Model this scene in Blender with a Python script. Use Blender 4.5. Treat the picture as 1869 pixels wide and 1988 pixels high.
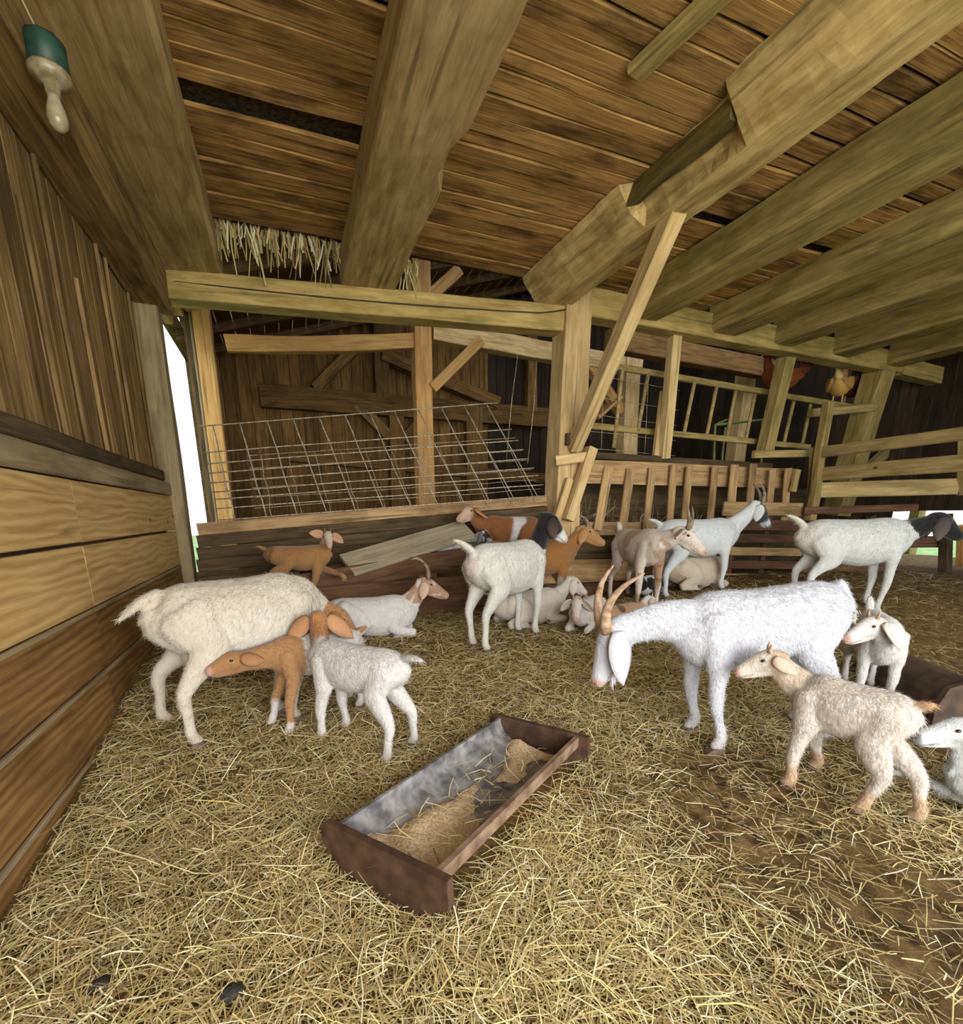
import bpy, bmesh, math, random
import numpy as np
from mathutils import Vector, Matrix, noise as mnoise
random.seed(7); rng = np.random.default_rng(7)
for o in list(bpy.data.objects): bpy.data.objects.remove(o)
SC = bpy.context.scene; COL = SC.collection
PI = math.pi

# ------------------------------------------------------------------ camera
FPX, PX, PY, CAMH = 950.0, 934.5, 1246.0, 1.25
PITCH = math.atan((PY-1000)/FPX)
YAW = math.atan((934.5-545)*math.cos(PITCH)/FPX)
cd = bpy.data.cameras.new('camera'); cam = bpy.data.objects.new('camera', cd); COL.objects.link(cam)
cam.location = (0, 0, CAMH); cam.rotation_euler = (PI/2-PITCH, 0, -YAW)
cd.sensor_fit = 'HORIZONTAL'; cd.sensor_width = 36; cd.lens = 36*FPX/1869
cd.shift_x = 0; cd.shift_y = (PY-994)/1869; cd.clip_start = .02; cd.clip_end = 200
SC.camera = cam

# ------------------------------------------------------------------ sky and daylight
W = bpy.data.worlds.new('sky'); SC.world = W; W.use_nodes = True
bg = W.node_tree.nodes['Background']; bg.inputs[0].default_value = (.86, .93, 1, 1); bg.inputs[1].default_value = 1.1
def area(name, loc, rot, sx, sy, power, colr):
    l = bpy.data.lights.new(name, 'AREA'); l.shape = 'RECTANGLE'; l.size = sx; l.size_y = sy; l.energy = power; l.color = colr
    o = bpy.data.objects.new(name, l); COL.objects.link(o); o.location = loc; o.rotation_euler = rot
    return o
area('daylight_boost', (.8, -3.4, 1.7), (math.radians(95), 0, 0), 6.5, 3.4, 250, (1, .97, .92))  # added lamp boosting the daylight from the open front
vs = SC.view_settings; vs.view_transform = 'Standard'; vs.look = 'None'; vs.exposure = 1.35; vs.gamma = 1; vs.use_curve_mapping = False

# ------------------------------------------------------------------ geometry helpers
_fw = Vector((math.sin(YAW)*math.cos(PITCH), math.cos(YAW)*math.cos(PITCH), -math.sin(PITCH)))
_rt = Vector((math.cos(YAW), -math.sin(YAW), 0)); _up = _rt.cross(_fw); CAM = Vector((0, 0, CAMH))
def _hit(x, y, ax, v):
    d = _fw*FPX + _rt*(x-PX) + _up*(PY-y); return CAM + d*((v-CAM[ax])/d[ax])
def aX(x, y, v): return _hit(x, y, 0, v)
def aY(x, y, v): return _hit(x, y, 1, v)
def aZ(x, y, v): return _hit(x, y, 2, v)
def sm(a, b, x):
    t = min(1, max(0, (x-a)/(b-a))); return t*t*(3-2*t)
def floor_z(x, y):
    z = .25*sm(1.4, 4.6, y) - .05*sm(1.8, .6, y)
    z += .10*math.exp(-max(0, x+.95)/.35)*sm(1.9, 3.6, y)
    z += .20*sm(2.9, 4.6, x)*sm(2.0, 3.4, y)
    return z
def gnd(x, y):
    z = .1
    for i in range(14):
        P = aZ(x, y, z); z = floor_z(P.x, P.y)
    return aZ(x, y, z)

def lin(h):
    h = h.lstrip('#'); c = [int(h[i:i+2], 16)/255 for i in (0, 2, 4)]
    return tuple((v/12.92 if v <= .04045 else ((v+.055)/1.055)**2.4) for v in c)

def tag(o, label=None, cat=None, group=None, kind=None):
    if label: o['label'] = label
    if cat: o['category'] = cat
    if group: o['group'] = group
    if kind: o['kind'] = kind
    return o
def empty(name, loc=(0, 0, 0), rz=0):
    o = bpy.data.objects.new(name, None); COL.objects.link(o); o.location = loc; o.rotation_euler = (0, 0, rz)
    o.empty_display_size = .1; return o
def mesh_obj(name, verts, faces, mat, parent=None, smooth=False, world=None):
    me = bpy.data.meshes.new(name); me.from_pydata([tuple(v) for v in verts], [], faces); me.update()
    if smooth: me.polygons.foreach_set('use_smooth', [True]*len(me.polygons))
    me.materials.append(mat)
    o = bpy.data.objects.new(name, me); COL.objects.link(o)
    put(o, world, parent); return o
def put(o, world, parent):
    """world: Matrix for the object in world space (parent may be an Empty at some place)"""
    if world is not None: o.matrix_world = world
    if parent is not None:
        o.parent = parent
        if world is not None:
            o.matrix_parent_inverse = Matrix.LocRotScale(parent.location, parent.rotation_euler, None).inverted()
            o.matrix_basis = world

def frame(p0, p1, up=(0, 0, 1)):
    p0 = Vector(p0); x = (Vector(p1)-p0); L = x.length; x = x/L; u = Vector(up)
    y = u.cross(x)
    if y.length < 1e-4: y = Vector((0, 1, 0)).cross(x)
    y.normalize(); z = x.cross(y)
    M = Matrix(((x.x, y.x, z.x, p0.x), (x.y, y.y, z.y, p0.y), (x.z, y.z, z.z, p0.z), (0, 0, 0, 1)))
    return M, L
def rectprof(w, h, c=.012):
    a, b = w/2, h/2; c = min(c, a*.5, b*.5)
    return [(-a+c, -b), (a-c, -b), (a, -b+c), (a, b-c), (a-c, b), (-a+c, b), (-a, b-c), (-a, -b+c)]
def timber(name, p0, p1, w, h, mat, up=(0, 0, 1), parent=None, prof=None, rough=.006, seg=.25, bow=0, cham=.01, bite=None):
    """board or beam from p0 to p1; local x runs along it, y is its width, z its height. Hewn: each ring wavers a little"""
    M, L = frame(p0, p1, up); prof = prof or rectprof(w, h, cham)
    n = max(1, int(round(L/seg))) if seg else 1
    V = []; F = []; k = len(prof); sd = random.uniform(0, 99)
    for i in range(n+1):
        t = i/n; x = L*t
        for j, (a, b) in enumerate(prof):
            q = Vector((x*1.7+sd, a*5+sd, b*5))
            da = mnoise.noise(q)*rough; db = mnoise.noise(q+Vector((31, 7, 3)))*rough
            if bite: da, db = bite(x, a, b, da, db)
            V.append((x, a+da, b+db+bow*math.sin(PI*t)))
    for i in range(n):
        for j in range(k):
            F.append((i*k+j, i*k+(j+1) % k, (i+1)*k+(j+1) % k, (i+1)*k+j))
    F.append(tuple(range(k))[::-1]); F.append(tuple(n*k+j for j in range(k)))
    me = bpy.data.meshes.new(name); me.from_pydata(V, [], F); me.update(); me.materials.append(mat)
    o = bpy.data.objects.new(name, me); COL.objects.link(o); put(o, M, parent)
    return o
def rod(name, pts, r, mat, parent=None, n=5, r1=None, origin=None):
    """thin tube through world points"""
    pts = [Vector(p) for p in pts]; o0 = Vector(origin) if origin is not None else pts[0].copy(); V = []; F = []; m = len(pts)
    side = None
    for i, p in enumerate(pts):
        t = (pts[min(i+1, m-1)]-pts[max(i-1, 0)]).normalized()
        a = Vector((0, 0, 1)) if abs(t.z) < .9 else Vector((1, 0, 0))
        s = t.cross(a).normalized() if side is None else (side - t*side.dot(t)).normalized()
        side = s; u = s.cross(t); rr = r if r1 is None else r+(r1-r)*i/(m-1)
        for j in range(n):
            an = 2*PI*j/n; V.append(p-o0+(s*math.cos(an)+u*math.sin(an))*rr)
    for i in range(m-1):
        for j in range(n): F.append((i*n+j, i*n+(j+1) % n, (i+1)*n+(j+1) % n, (i+1)*n+j))
    F.append(tuple(range(n))[::-1]); F.append(tuple((m-1)*n+j for j in range(n)))
    return mesh_obj(name, V, F, mat, parent, True, Matrix.Translation(o0))

# ------------------------------------------------------------------ materials
def newmat(name):
    m = bpy.data.materials.new(name); m.use_nodes = True; return m, m.node_tree.nodes, m.node_tree.links
def wood(name, light, dark, stain=None, grain=1.0, stain_amt=.5, rough=.8, vary=.25, bump=.35, cathedral=False, spots=0.0, crack=.5):
    m, N, K = newmat(name); b = N['Principled BSDF']; b.inputs['Roughness'].default_value = rough
    b.inputs['Specular IOR Level'].default_value = .25
    tc = N.new('ShaderNodeTexCoord'); oi = N.new('ShaderNodeObjectInfo')
    mul = N.new('ShaderNodeVectorMath'); mul.operation = 'SCALE'; mul.inputs[0].default_value = (37, 11, 23); K.new(oi.outputs['Random'], mul.inputs['Scale'])
    add = N.new('ShaderNodeVectorMath'); add.operation = 'ADD'; K.new(tc.outputs['Object'], add.inputs[0]); K.new(mul.outputs[0], add.inputs[1])
    mp = N.new('ShaderNodeMapping'); mp.inputs['Scale'].default_value = (1.3, 22*grain, 22*grain); K.new(add.outputs[0], mp.inputs[0])
    n1 = N.new('ShaderNodeTexNoise'); n1.inputs['Scale'].default_value = 1.6; n1.inputs['Detail'].default_value = 7; n1.inputs['Roughness'].default_value = .62; n1.inputs['Distortion'].default_value = .6
    K.new(mp.outputs[0], n1.inputs['Vector'])
    fac = n1.outputs['Fac']
    if cathedral:
        mp2 = N.new('ShaderNodeMapping'); mp2.inputs['Scale'].default_value = (.35, 1.5, 1.5); K.new(add.outputs[0], mp2.inputs[0])
        wv = N.new('ShaderNodeTexWave'); wv.wave_type = 'BANDS'; wv.bands_direction = 'Z'; wv.inputs['Scale'].default_value = 4.5; wv.inputs['Distortion'].default_value = 11
        wv.inputs['Detail'].default_value = 2; wv.inputs['Detail Scale'].default_value = .8; K.new(mp2.outputs[0], wv.inputs['Vector'])
        mx = N.new('ShaderNodeMix'); mx.inputs[0].default_value = .24; K.new(n1.outputs['Fac'], mx.inputs[2]); K.new(wv.outputs['Fac'], mx.inputs[3]); fac = mx.outputs[0]
    cr = N.new('ShaderNodeValToRGB'); cr.color_ramp.elements[0].position = .28; cr.color_ramp.elements[1].position = .68
    cr.color_ramp.elements[0].color = (*dark, 1); cr.color_ramp.elements[1].color = (*light, 1); K.new(fac, cr.inputs[0])
    colr = cr.outputs[0]
    if stain:
        n2 = N.new('ShaderNodeTexNoise'); n2.inputs['Scale'].default_value = 2.2; n2.inputs['Detail'].default_value = 5; n2.inputs['Roughness'].default_value = .65
        mp3 = N.new('ShaderNodeMapping'); mp3.inputs['Scale'].default_value = (.8, 2.6, 2.6); K.new(add.outputs[0], mp3.inputs[0]); K.new(mp3.outputs[0], n2.inputs['Vector'])
        r2 = N.new('ShaderNodeValToRGB'); r2.color_ramp.elements[0].position = .46; r2.color_ramp.elements[1].position = .64
        r2.color_ramp.elements[1].color = (stain_amt,)*3+(1,); K.new(n2.outputs['Fac'], r2.inputs[0])
        ms = N.new('ShaderNodeMix'); ms.data_type = 'RGBA'; K.new(r2.outputs[0], ms.inputs[0]); K.new(colr, ms.inputs[6]); ms.inputs[7].default_value = (*stain, 1); colr = ms.outputs[2]
    if spots:
        vo = N.new('ShaderNodeTexVoronoi'); vo.inputs['Scale'].default_value = 2.3; mp4 = N.new('ShaderNodeMapping'); mp4.inputs['Scale'].default_value = (.8, 1.5, 1.5)
        K.new(add.outputs[0], mp4.inputs[0]); K.new(mp4.outputs[0], vo.inputs['Vector'])
        r3 = N.new('ShaderNodeValToRGB'); r3.color_ramp.elements[0].position = .035; r3.color_ramp.elements[1].position = .07
        r3.color_ramp.elements[0].color = (spots,)*3+(1,); r3.color_ramp.elements[1].color = (0, 0, 0, 1); K.new(vo.outputs['Distance'], r3.inputs[0])
        mk = N.new('ShaderNodeMix'); mk.data_type = 'RGBA'; K.new(r3.outputs[0], mk.inputs[0]); K.new(colr, mk.inputs[6]); mk.inputs[7].default_value = (*[c*.28 for c in dark], 1); colr = mk.outputs[2]
    mpc = N.new('ShaderNodeMapping'); mpc.inputs['Scale'].default_value = (.9, 38*grain, 38*grain); K.new(add.outputs[0], mpc.inputs[0])
    nc = N.new('ShaderNodeTexNoise'); nc.inputs['Scale'].default_value = 1.0; nc.inputs['Detail'].default_value = 3; nc.inputs['Distortion'].default_value = .3; K.new(mpc.outputs[0], nc.inputs['Vector'])
    rc = N.new('ShaderNodeValToRGB'); rc.color_ramp.elements[0].position = .30; rc.color_ramp.elements[1].position = .40; rc.color_ramp.elements[0].color = (crack, crack, crack, 1); rc.color_ramp.elements[1].color = (1, 1, 1, 1); K.new(nc.outputs['Fac'], rc.inputs[0])
    mc = N.new('ShaderNodeMix'); mc.data_type = 'RGBA'; mc.blend_type = 'MULTIPLY'; mc.inputs[0].default_value = 1; K.new(colr, mc.inputs[6]); K.new(rc.outputs[0], mc.inputs[7]); colr = mc.outputs[2]
    hv = N.new('ShaderNodeHueSaturation'); mr = N.new('ShaderNodeMapRange'); mr.inputs[3].default_value = 1-vary; mr.inputs[4].default_value = 1+vary
    K.new(oi.outputs['Random'], mr.inputs[0]); K.new(mr.outputs[0], hv.inputs['Value']); K.new(colr, hv.inputs['Color']); K.new(hv.outputs[0], b.inputs['Base Color'])
    bp = N.new('ShaderNodeBump'); bp.inputs['Strength'].default_value = bump; bp.inputs['Distance'].default_value = .012; K.new(fac, bp.inputs['Height']); K.new(bp.outputs[0], b.inputs['Normal'])
    return m
def plain(name, colr, rough=.6, metal=0, noisy=None, scale=20, bump=0):
    m, N, K = newmat(name); b = N['Principled BSDF']; b.inputs['Base Color'].default_value = (*colr, 1); b.inputs['Roughness'].default_value = rough; b.inputs['Metallic'].default_value = metal
    if noisy:
        tc = N.new('ShaderNodeTexCoord'); n = N.new('ShaderNodeTexNoise'); n.inputs['Scale'].default_value = scale; n.inputs['Detail'].default_value = 5; K.new(tc.outputs['Object'], n.inputs['Vector'])
        cr = N.new('ShaderNodeValToRGB'); cr.color_ramp.elements[0].position = .36; cr.color_ramp.elements[1].position = .64
        cr.color_ramp.elements[0].color = (*noisy, 1); cr.color_ramp.elements[1].color = (*colr, 1); K.new(n.outputs['Fac'], cr.inputs[0]); K.new(cr.outputs[0], b.inputs['Base Color'])
        if bump:
            bp = N.new('ShaderNodeBump'); bp.inputs['Strength'].default_value = bump; bp.inputs['Distance'].default_value = .01; K.new(n.outputs['Fac'], bp.inputs['Height']); K.new(bp.outputs[0], b.inputs['Normal'])
    return m
def vcol(name, rough=.85, bump=0, bscale=120, stretch=None, sheen=0):
    m, N, K = newmat(name); b = N['Principled BSDF']; b.inputs['Roughness'].default_value = rough; b.inputs['Specular IOR Level'].default_value = .2
    a = N.new('ShaderNodeVertexColor'); a.layer_name = 'col'; colr = a.outputs[0]
    if sheen: b.inputs['Sheen Weight'].default_value = sheen; b.inputs['Sheen Roughness'].default_value = .5
    if bump:
        tc = N.new('ShaderNodeTexCoord'); mp = N.new('ShaderNodeMapping'); mp.inputs['Scale'].default_value = stretch or (1, 1, 1); K.new(tc.outputs['Object'], mp.inputs[0])
        n = N.new('ShaderNodeTexNoise'); n.inputs['Scale'].default_value = bscale; n.inputs['Detail'].default_value = 4; n.inputs['Distortion'].default_value = .8; K.new(mp.outputs[0], n.inputs['Vector'])
        bp = N.new('ShaderNodeBump'); bp.inputs['Strength'].default_value = bump; bp.inputs['Distance'].default_value = .012; K.new(n.outputs['Fac'], bp.inputs['Height']); K.new(bp.outputs[0], b.inputs['Normal'])
        mr = N.new('ShaderNodeMapRange'); mr.inputs[1].default_value = .3; mr.inputs[2].default_value = .7; mr.inputs[3].default_value = .88; mr.inputs[4].default_value = 1.04; K.new(n.outputs['Fac'], mr.inputs[0])
        mx = N.new('ShaderNodeMix'); mx.data_type = 'RGBA'; mx.blend_type = 'MULTIPLY'; mx.inputs[0].default_value = 1; K.new(colr, mx.inputs[6]); K.new(mr.outputs[0], mx.inputs[7]); colr = mx.outputs[2]
    K.new(colr, b.inputs['Base Color']); return m

M = {}
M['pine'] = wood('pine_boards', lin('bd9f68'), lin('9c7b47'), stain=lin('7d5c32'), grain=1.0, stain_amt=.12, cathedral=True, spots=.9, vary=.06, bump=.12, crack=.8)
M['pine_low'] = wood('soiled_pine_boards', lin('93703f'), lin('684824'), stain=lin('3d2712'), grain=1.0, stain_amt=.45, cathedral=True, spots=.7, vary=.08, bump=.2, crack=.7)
M['greyboard'] = wood('weathered_grey_board', lin('9e8d6d'), lin('796849'), stain=lin('57493a'), vary=.06, spots=.5, crack=.7)
M['siding'] = wood('old_siding', lin('94784c'), lin('553f22'), stain=lin('35260f'), stain_amt=.55, vary=.3, bump=.5, crack=.45)
M['ceil'] = wood('ceiling_boards', lin('bb9258'), lin('84602f'), stain=lin('33210d'), stain_amt=.75, vary=.22, bump=.6, crack=.4)
M['beam'] = wood('hewn_beam', lin('c0a676'), lin('927648'), stain=lin('6a5632'), stain_amt=.55, grain=.55, vary=.06, bump=.6, crack=.6)
M['beamlight'] = wood('pale_hewn_beam', lin('d8bd82'), lin('a88a4e'), stain=lin('6e5c2c'), stain_amt=.6, grain=.55, vary=.05, bump=.7, crack=.55)
M['beamgreen'] = wood('mossy_beam', lin('ae9860'), lin('7d6a3a'), stain=lin('56501f'), stain_amt=.55, grain=.5, vary=.12, bump=.55, crack=.55)
M['tie'] = wood('tie_beam_timber', lin('bda56a'), lin('92783f'), stain=lin('67632c'), stain_amt=.6, grain=.5, vary=.06, bump=.55, crack=.55)
M['moss'] = wood('rotten_mossy_wood', lin('6e5f34'), lin('3d3318'), stain=lin('2a2a10'), stain_amt=.7, grain=.5, bump=1.0, crack=.4)
M['post'] = wood('post_timber', lin('d8bc8a'), lin('b08f58'), stain=lin('77592f'), stain_amt=.35, grain=.6, vary=.08, bump=.35, crack=.55)
M['orange'] = wood('door_jamb_timber', lin('d2a668'), lin('aa7a46'), stain=lin('7d5228'), stain_amt=.3, vary=.08, bump=.2, crack=.6)
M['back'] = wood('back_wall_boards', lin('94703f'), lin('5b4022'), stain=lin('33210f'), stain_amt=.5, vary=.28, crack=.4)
M['black'] = wood('shade_dark_boards', lin('47382a'), lin('271d13'), stain=lin('17110a'), stain_amt=.6, vary=.25, bump=.4)  # darkness of the unlit deep interior put into the board colour
M['dark'] = wood('dark_old_boards', lin('66543a'), lin('3a2e1d'), stain=lin('221c11'), stain_amt=.6, vary=.2, bump=.4)
M['manger'] = wood('manger_boards', lin('70503a'), lin('452f1f'), stain=lin('27190d'), stain_amt=.5, grain=.8, vary=.12, bump=.35)
M['plankgrey'] = wood('grey_plank', lin('aa9d84'), lin('827660'), stain=lin('625848'), vary=.05, crack=.7)
M['slat'] = wood('feeder_slats', lin('b8986a'), lin('846644'), stain=lin('4a3620'), stain_amt=.5, vary=.15, bump=.3)
M['fence'] = wood('gate_boards', lin('bba670'), lin('8e7548'), stain=lin('564527'), stain_amt=.45, spots=.9, vary=.08, bump=.25, crack=.7)
M['roof'] = wood('roof_boards', lin('7a5d3a'), lin('43301b'), vary=.3)
M['wire'] = plain('galvanised_wire', lin('b8ae98'), .45, .3, lin('7d6a50'), 40)
M['horn'] = plain('horn', lin('b59a80'), .55, 0, lin('84654a'), 26, .4)
M['horngrey'] = plain('grey_horn', lin('8a7862'), .55, 0, lin('55483c'), 26, .4)
M['eye'] = plain('eye_dark', lin('2a1a12'), .15)
M['hoof'] = plain('hoof_horn', lin('6e5a48'), .7, 0, lin('40322a'), 40)
M['coat'] = vcol('goat_coat', .9, .55, 60, (1, 1, .35), .25)
M['earskin'] = vcol('goat_ear', .8, .2, 60)
M['straw'] = vcol('straw', .75)
M['feather'] = vcol('feathers', .8, .5, 45)

def floor_material():
    m, N, K = newmat('straw_litter_ground'); b = N['Principled BSDF']; b.inputs['Roughness'].default_value = .95; b.inputs['Specular IOR Level'].default_value = .1
    tc = N.new('ShaderNodeTexCoord'); n = N.new('ShaderNodeTexNoise'); n.inputs['Scale'].default_value = 38; n.inputs['Detail'].default_value = 8; n.inputs['Roughness'].default_value = .7; n.inputs['Distortion'].default_value = 2.2
    K.new(tc.outputs['Object'], n.inputs['Vector'])
    cr = N.new('ShaderNodeValToRGB'); e = cr.color_ramp.elements; e[0].position = .3; e[1].position = .72; e[0].color = (*lin('352818'), 1); e[1].color = (*lin('a08450'), 1)
    x = e.new(.5); x.color = (*lin('6b5533'), 1); K.new(n.outputs['Fac'], cr.inputs[0])
    a = N.new('ShaderNodeVertexColor'); a.layer_name = 'col'
    mx = N.new('ShaderNodeMix'); mx.data_type = 'RGBA'; K.new(a.outputs[0], mx.inputs[0]); K.new(cr.outputs[0], mx.inputs[6])
    n2 = N.new('ShaderNodeTexNoise'); n2.inputs['Scale'].default_value = 14; n2.inputs['Detail'].default_value = 6; K.new(tc.outputs['Object'], n2.inputs['Vector'])
    c2 = N.new('ShaderNodeValToRGB'); c2.color_ramp.elements[0].position = .35; c2.color_ramp.elements[1].position = .7; c2.color_ramp.elements[0].color = (*lin('45351f'), 1); c2.color_ramp.elements[1].color = (*lin('8a7048'), 1)
    K.new(n2.outputs['Fac'], c2.inputs[0]); K.new(c2.outputs[0], mx.inputs[7]); K.new(mx.outputs[2], b.inputs['Base Color'])
    bp = N.new('ShaderNodeBump'); bp.inputs['Strength'].default_value = .8; bp.inputs['Distance'].default_value = .02; K.new(n.outputs['Fac'], bp.inputs['Height']); K.new(bp.outputs[0], b.inputs['Normal'])
    return m
def set_col(me, cols):
    """cols: (nverts,3) linear"""
    a = me.color_attributes.new('col', 'FLOAT_COLOR', 'POINT')
    c = np.ones((len(me.vertices), 4), np.float32); c[:, :3] = cols; a.data.foreach_set('color', c.ravel())

# ------------------------------------------------------------------ floor
def dirt(x, y):
    """how bare the litter is (0 deep straw .. 1 trodden earth)"""
    d = sm(.8, 1.8, x)*(1-sm(1.5, 2.6, y))*.75 + .35*sm(3.6, 5.5, y) + .5*sm(2.8, 4.2, x)
    if 1.1 < x < 2.2 and y < 1.9: d += .25
    d += .45*mnoise.noise(Vector((x*1.5, y*1.5, 3)))
    return min(1, max(0, d))
def rough_z(x, y):
    return .022*mnoise.noise(Vector((x*2.2, y*2.2, 0))) + .012*mnoise.noise(Vector((x*7, y*7, 5)))
def build_floor():
    xs = np.concatenate([np.arange(-1.05, 4.2, .05), np.arange(4.2, 12.6, .3)]); ys = np.concatenate([np.arange(-1.2, 5.6, .05), np.arange(5.6, 11.8, .4)])
    V = []; C = []
    for y in ys:
        for x in xs:
            V.append((x, y, floor_z(x, y)+rough_z(x, y))); d = dirt(x, y); C.append((d, d, d))
    nx = len(xs); F = [(j*nx+i, j*nx+i+1, (j+1)*nx+i+1, (j+1)*nx+i) for j in range(len(ys)-1) for i in range(nx-1)]
    o = mesh_obj('floor', V, F, floor_material(), None, True); set_col(o.data, np.array(C)); tag(o, kind='structure')
build_floor()
# ground outside
go = mesh_obj('ground', [(-40, -40, -.12), (40, -40, -.12), (40, 40, -.12), (-40, 40, -.12)], [(0, 1, 2, 3)], plain('grass_ground', lin('7f9a58'), .9, 0, lin('5d7a3c'), 3)); tag(go, kind='structure')

# ------------------------------------------------------------------ left wall
WX = -.95
wl = empty('wall_left'); tag(wl, kind='structure')
seams = [1.425, 1.10, .785, .455, .13, -.2]
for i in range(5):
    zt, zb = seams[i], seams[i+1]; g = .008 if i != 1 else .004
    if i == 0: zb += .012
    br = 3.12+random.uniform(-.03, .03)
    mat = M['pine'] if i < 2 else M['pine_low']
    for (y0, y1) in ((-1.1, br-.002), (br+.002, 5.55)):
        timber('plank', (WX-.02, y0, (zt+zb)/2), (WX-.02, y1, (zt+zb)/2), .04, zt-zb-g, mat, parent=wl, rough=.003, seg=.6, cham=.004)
    if i >= 2:   # ledge of the board below, a thin lit edge
        timber('batten', (WX+.004, -1.1, zt-.012), (WX+.004, 5.5, zt-.012), .018, .02, M['greyboard'], parent=wl, rough=.003, seg=.6, cham=.003)
for (y0, y1) in ((-1.1, 2.0), (2.003, 5.5)):
    timber('trim_board', (WX+.0, y0, 1.485), (WX+.0, y1, 1.485), .045, .115, M['greyboard'], parent=wl, rough=.003, seg=.6)
timber('ledger', (WX-.03, -1.1, 1.588), (WX-.03, 5.3, 1.588), .10, .085, M['dark'], parent=wl, rough=.006, seg=.4)
y = -1.1
while y < 5.6:
    w = random.uniform(.14, .24); y1 = min(y+w, 5.66)
    timber('siding_board', (WX-.09, (y+y1)/2, 1.6), (WX-.09, (y+y1)/2, 3.5), y1-y-random.uniform(.006, .016), .025, M['siding'], up=(1, 0, 0), parent=wl, rough=.006, seg=.5, cham=.004)
    if random.random() < .3:
        yy = y+random.uniform(0, .03); timber('batten', (WX-.06, yy, 1.6), (WX-.06, yy+random.uniform(-.03, .03), random.uniform(2.6, 3.4)), .03, .025, M['siding'], up=(1, 0, 0), parent=wl, rough=.006, seg=.4)
    y = y1
timber('backing_board', (WX-.14, -1.1, 2.5), (WX-.14, 5.66, 2.5), .02, 2.2, M['dark'], parent=wl, seg=0)
timber('backing_board', (WX-.07, -1.1, .6), (WX-.07, 5.5, .6), .02, 1.7, M['dark'], parent=wl, seg=0)
# corner board by the doorway
timber('corner_post', (WX-.02, 5.64, -.1), (WX+.0, 5.74, 3.62), .22, .20, M['greyboard'], up=(0, 1, 0), parent=wl, rough=.01, seg=.3)
def beamthing(name, label, cat, p0, p1, w, h, mat, group=None, **k):
    o = timber(name, p0, p1, w, h, mat, **k); tag(o, label, cat, group); return o
beamthing('wall_plate_beam', 'dark plate beam running along the top of the left board wall', 'beam', (WX+.02, -1.1, 3.22), (WX+.06, 5.85, 3.22), .26, .36, M['siding'], rough=.015)
# wall beyond the corner: jamb, header, remaining wall
hd = empty('trim_1', (WX, 8, 0)); tag(hd, kind='structure')
timber('jamb_board', (-.89, 8.10, 0), (-.89, 8.10, 3.75), .07, .10, M['dark'], up=(0, 1, 0), parent=hd, seg=.5)
timber('jamb_board', (-.845, 8.04, 0), (-.845, 8.04, 3.75), .03, .16, M['greyboard'], up=(0, 1, 0), parent=hd, seg=.5)
timber('jamb_post', (-.72, 8.05, 0), (-.72, 8.05, 4.3), .2, .24, M['orange'], up=(0, 1, 0), parent=hd, seg=.4)
for dx, dz, w in ((-.17, 3.55, .1), (-.05, 3.66, .12), (.1, 3.72, .16)):
    timber('header_board', (WX+dx, 5.8, dz-.05), (WX+dx+.03, 8.0, dz+.12), w, .14, M['orange'], parent=hd, seg=.5)
wl2 = empty('wall_left_rear', (WX, 9.8, 0)); tag(wl2, kind='structure')
for i in range(14):
    yy = 8.2+i*.25; timber('plank', (WX+.02, yy, -.1), (WX+.02, yy, 5.0), .245, .03, M['back'], up=(1, 0, 0), parent=wl2, seg=1.2, cham=.004)
for i in range(9):
    yy = 5.85+i*.25; timber('plank', (WX-.25, yy, 3.6), (WX-.25, yy, 4.6), .245, .03, M['back'], up=(1, 0, 0), parent=wl2, seg=1.2, cham=.004)

# ------------------------------------------------------------------ ceiling
CZ = 3.66
ce = empty('ceiling', (2, 2, CZ)); tag(ce, kind='structure')
y = -1.0; row = 0
while y < 5.35:
    w = random.choice([.12, .15, .17, .2, .22]); y1 = y+w
    xb = [-1.0, random.uniform(.8, 1.1), random.uniform(2.75, 2.95), random.uniform(5.15, 5.4), random.uniform(7.4, 7.6), 10.2]
    for i in range(5):
        lim = 5.38 if i < 2 else 5.6
        x0, x1 = xb[i], xb[i+1]
        gone = (i == 0 and (abs(y-2.95) < .1 or abs(y-3.95) < .09 or abs(y-4.85) < .07)) or (i >= 2 and random.random() < .07)
        if i == 0 and abs(y-2.95) < .1: x0 = .62; gone = False
        if gone or x1-x0 < .1: continue
        sk = random.uniform(-.02, .02); gp = random.choice([.004, .006, .012, .03])
        timber('plank', (x0+.003, (y+y1)/2-sk, CZ+.014+random.uniform(0, .012)), (x1-.003, (y+y1)/2+sk, CZ+.014+random.uniform(0, .012)), w-gp, .026, M['ceil'], parent=ce, rough=.012, seg=.35, cham=.004)
    y = y1; row += 1
lh = mesh_obj('loft_hay', [(-1.0, -1.1, 3.74), (10.2, -1.1, 3.74), (10.2, 5.55, 3.74), (-1.0, 5.55, 3.74), (-1.0, -1.1, 4.3), (10.2, -1.1, 4.3), (10.2, 5.55, 4.3), (-1.0, 5.55, 4.3)],
     [(3, 2, 1, 0), (4, 5, 6, 7), (0, 1, 5, 4), (1, 2, 6, 5), (2, 3, 7, 6), (3, 0, 4, 7)], plain('dark_loft_hay', lin('5a4526'), 1, 0, lin('20170c'), 30, 1))
tag(lh, 'dark hay lying on the loft floor above the ceiling boards', 'hay', kind='stuff')

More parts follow.
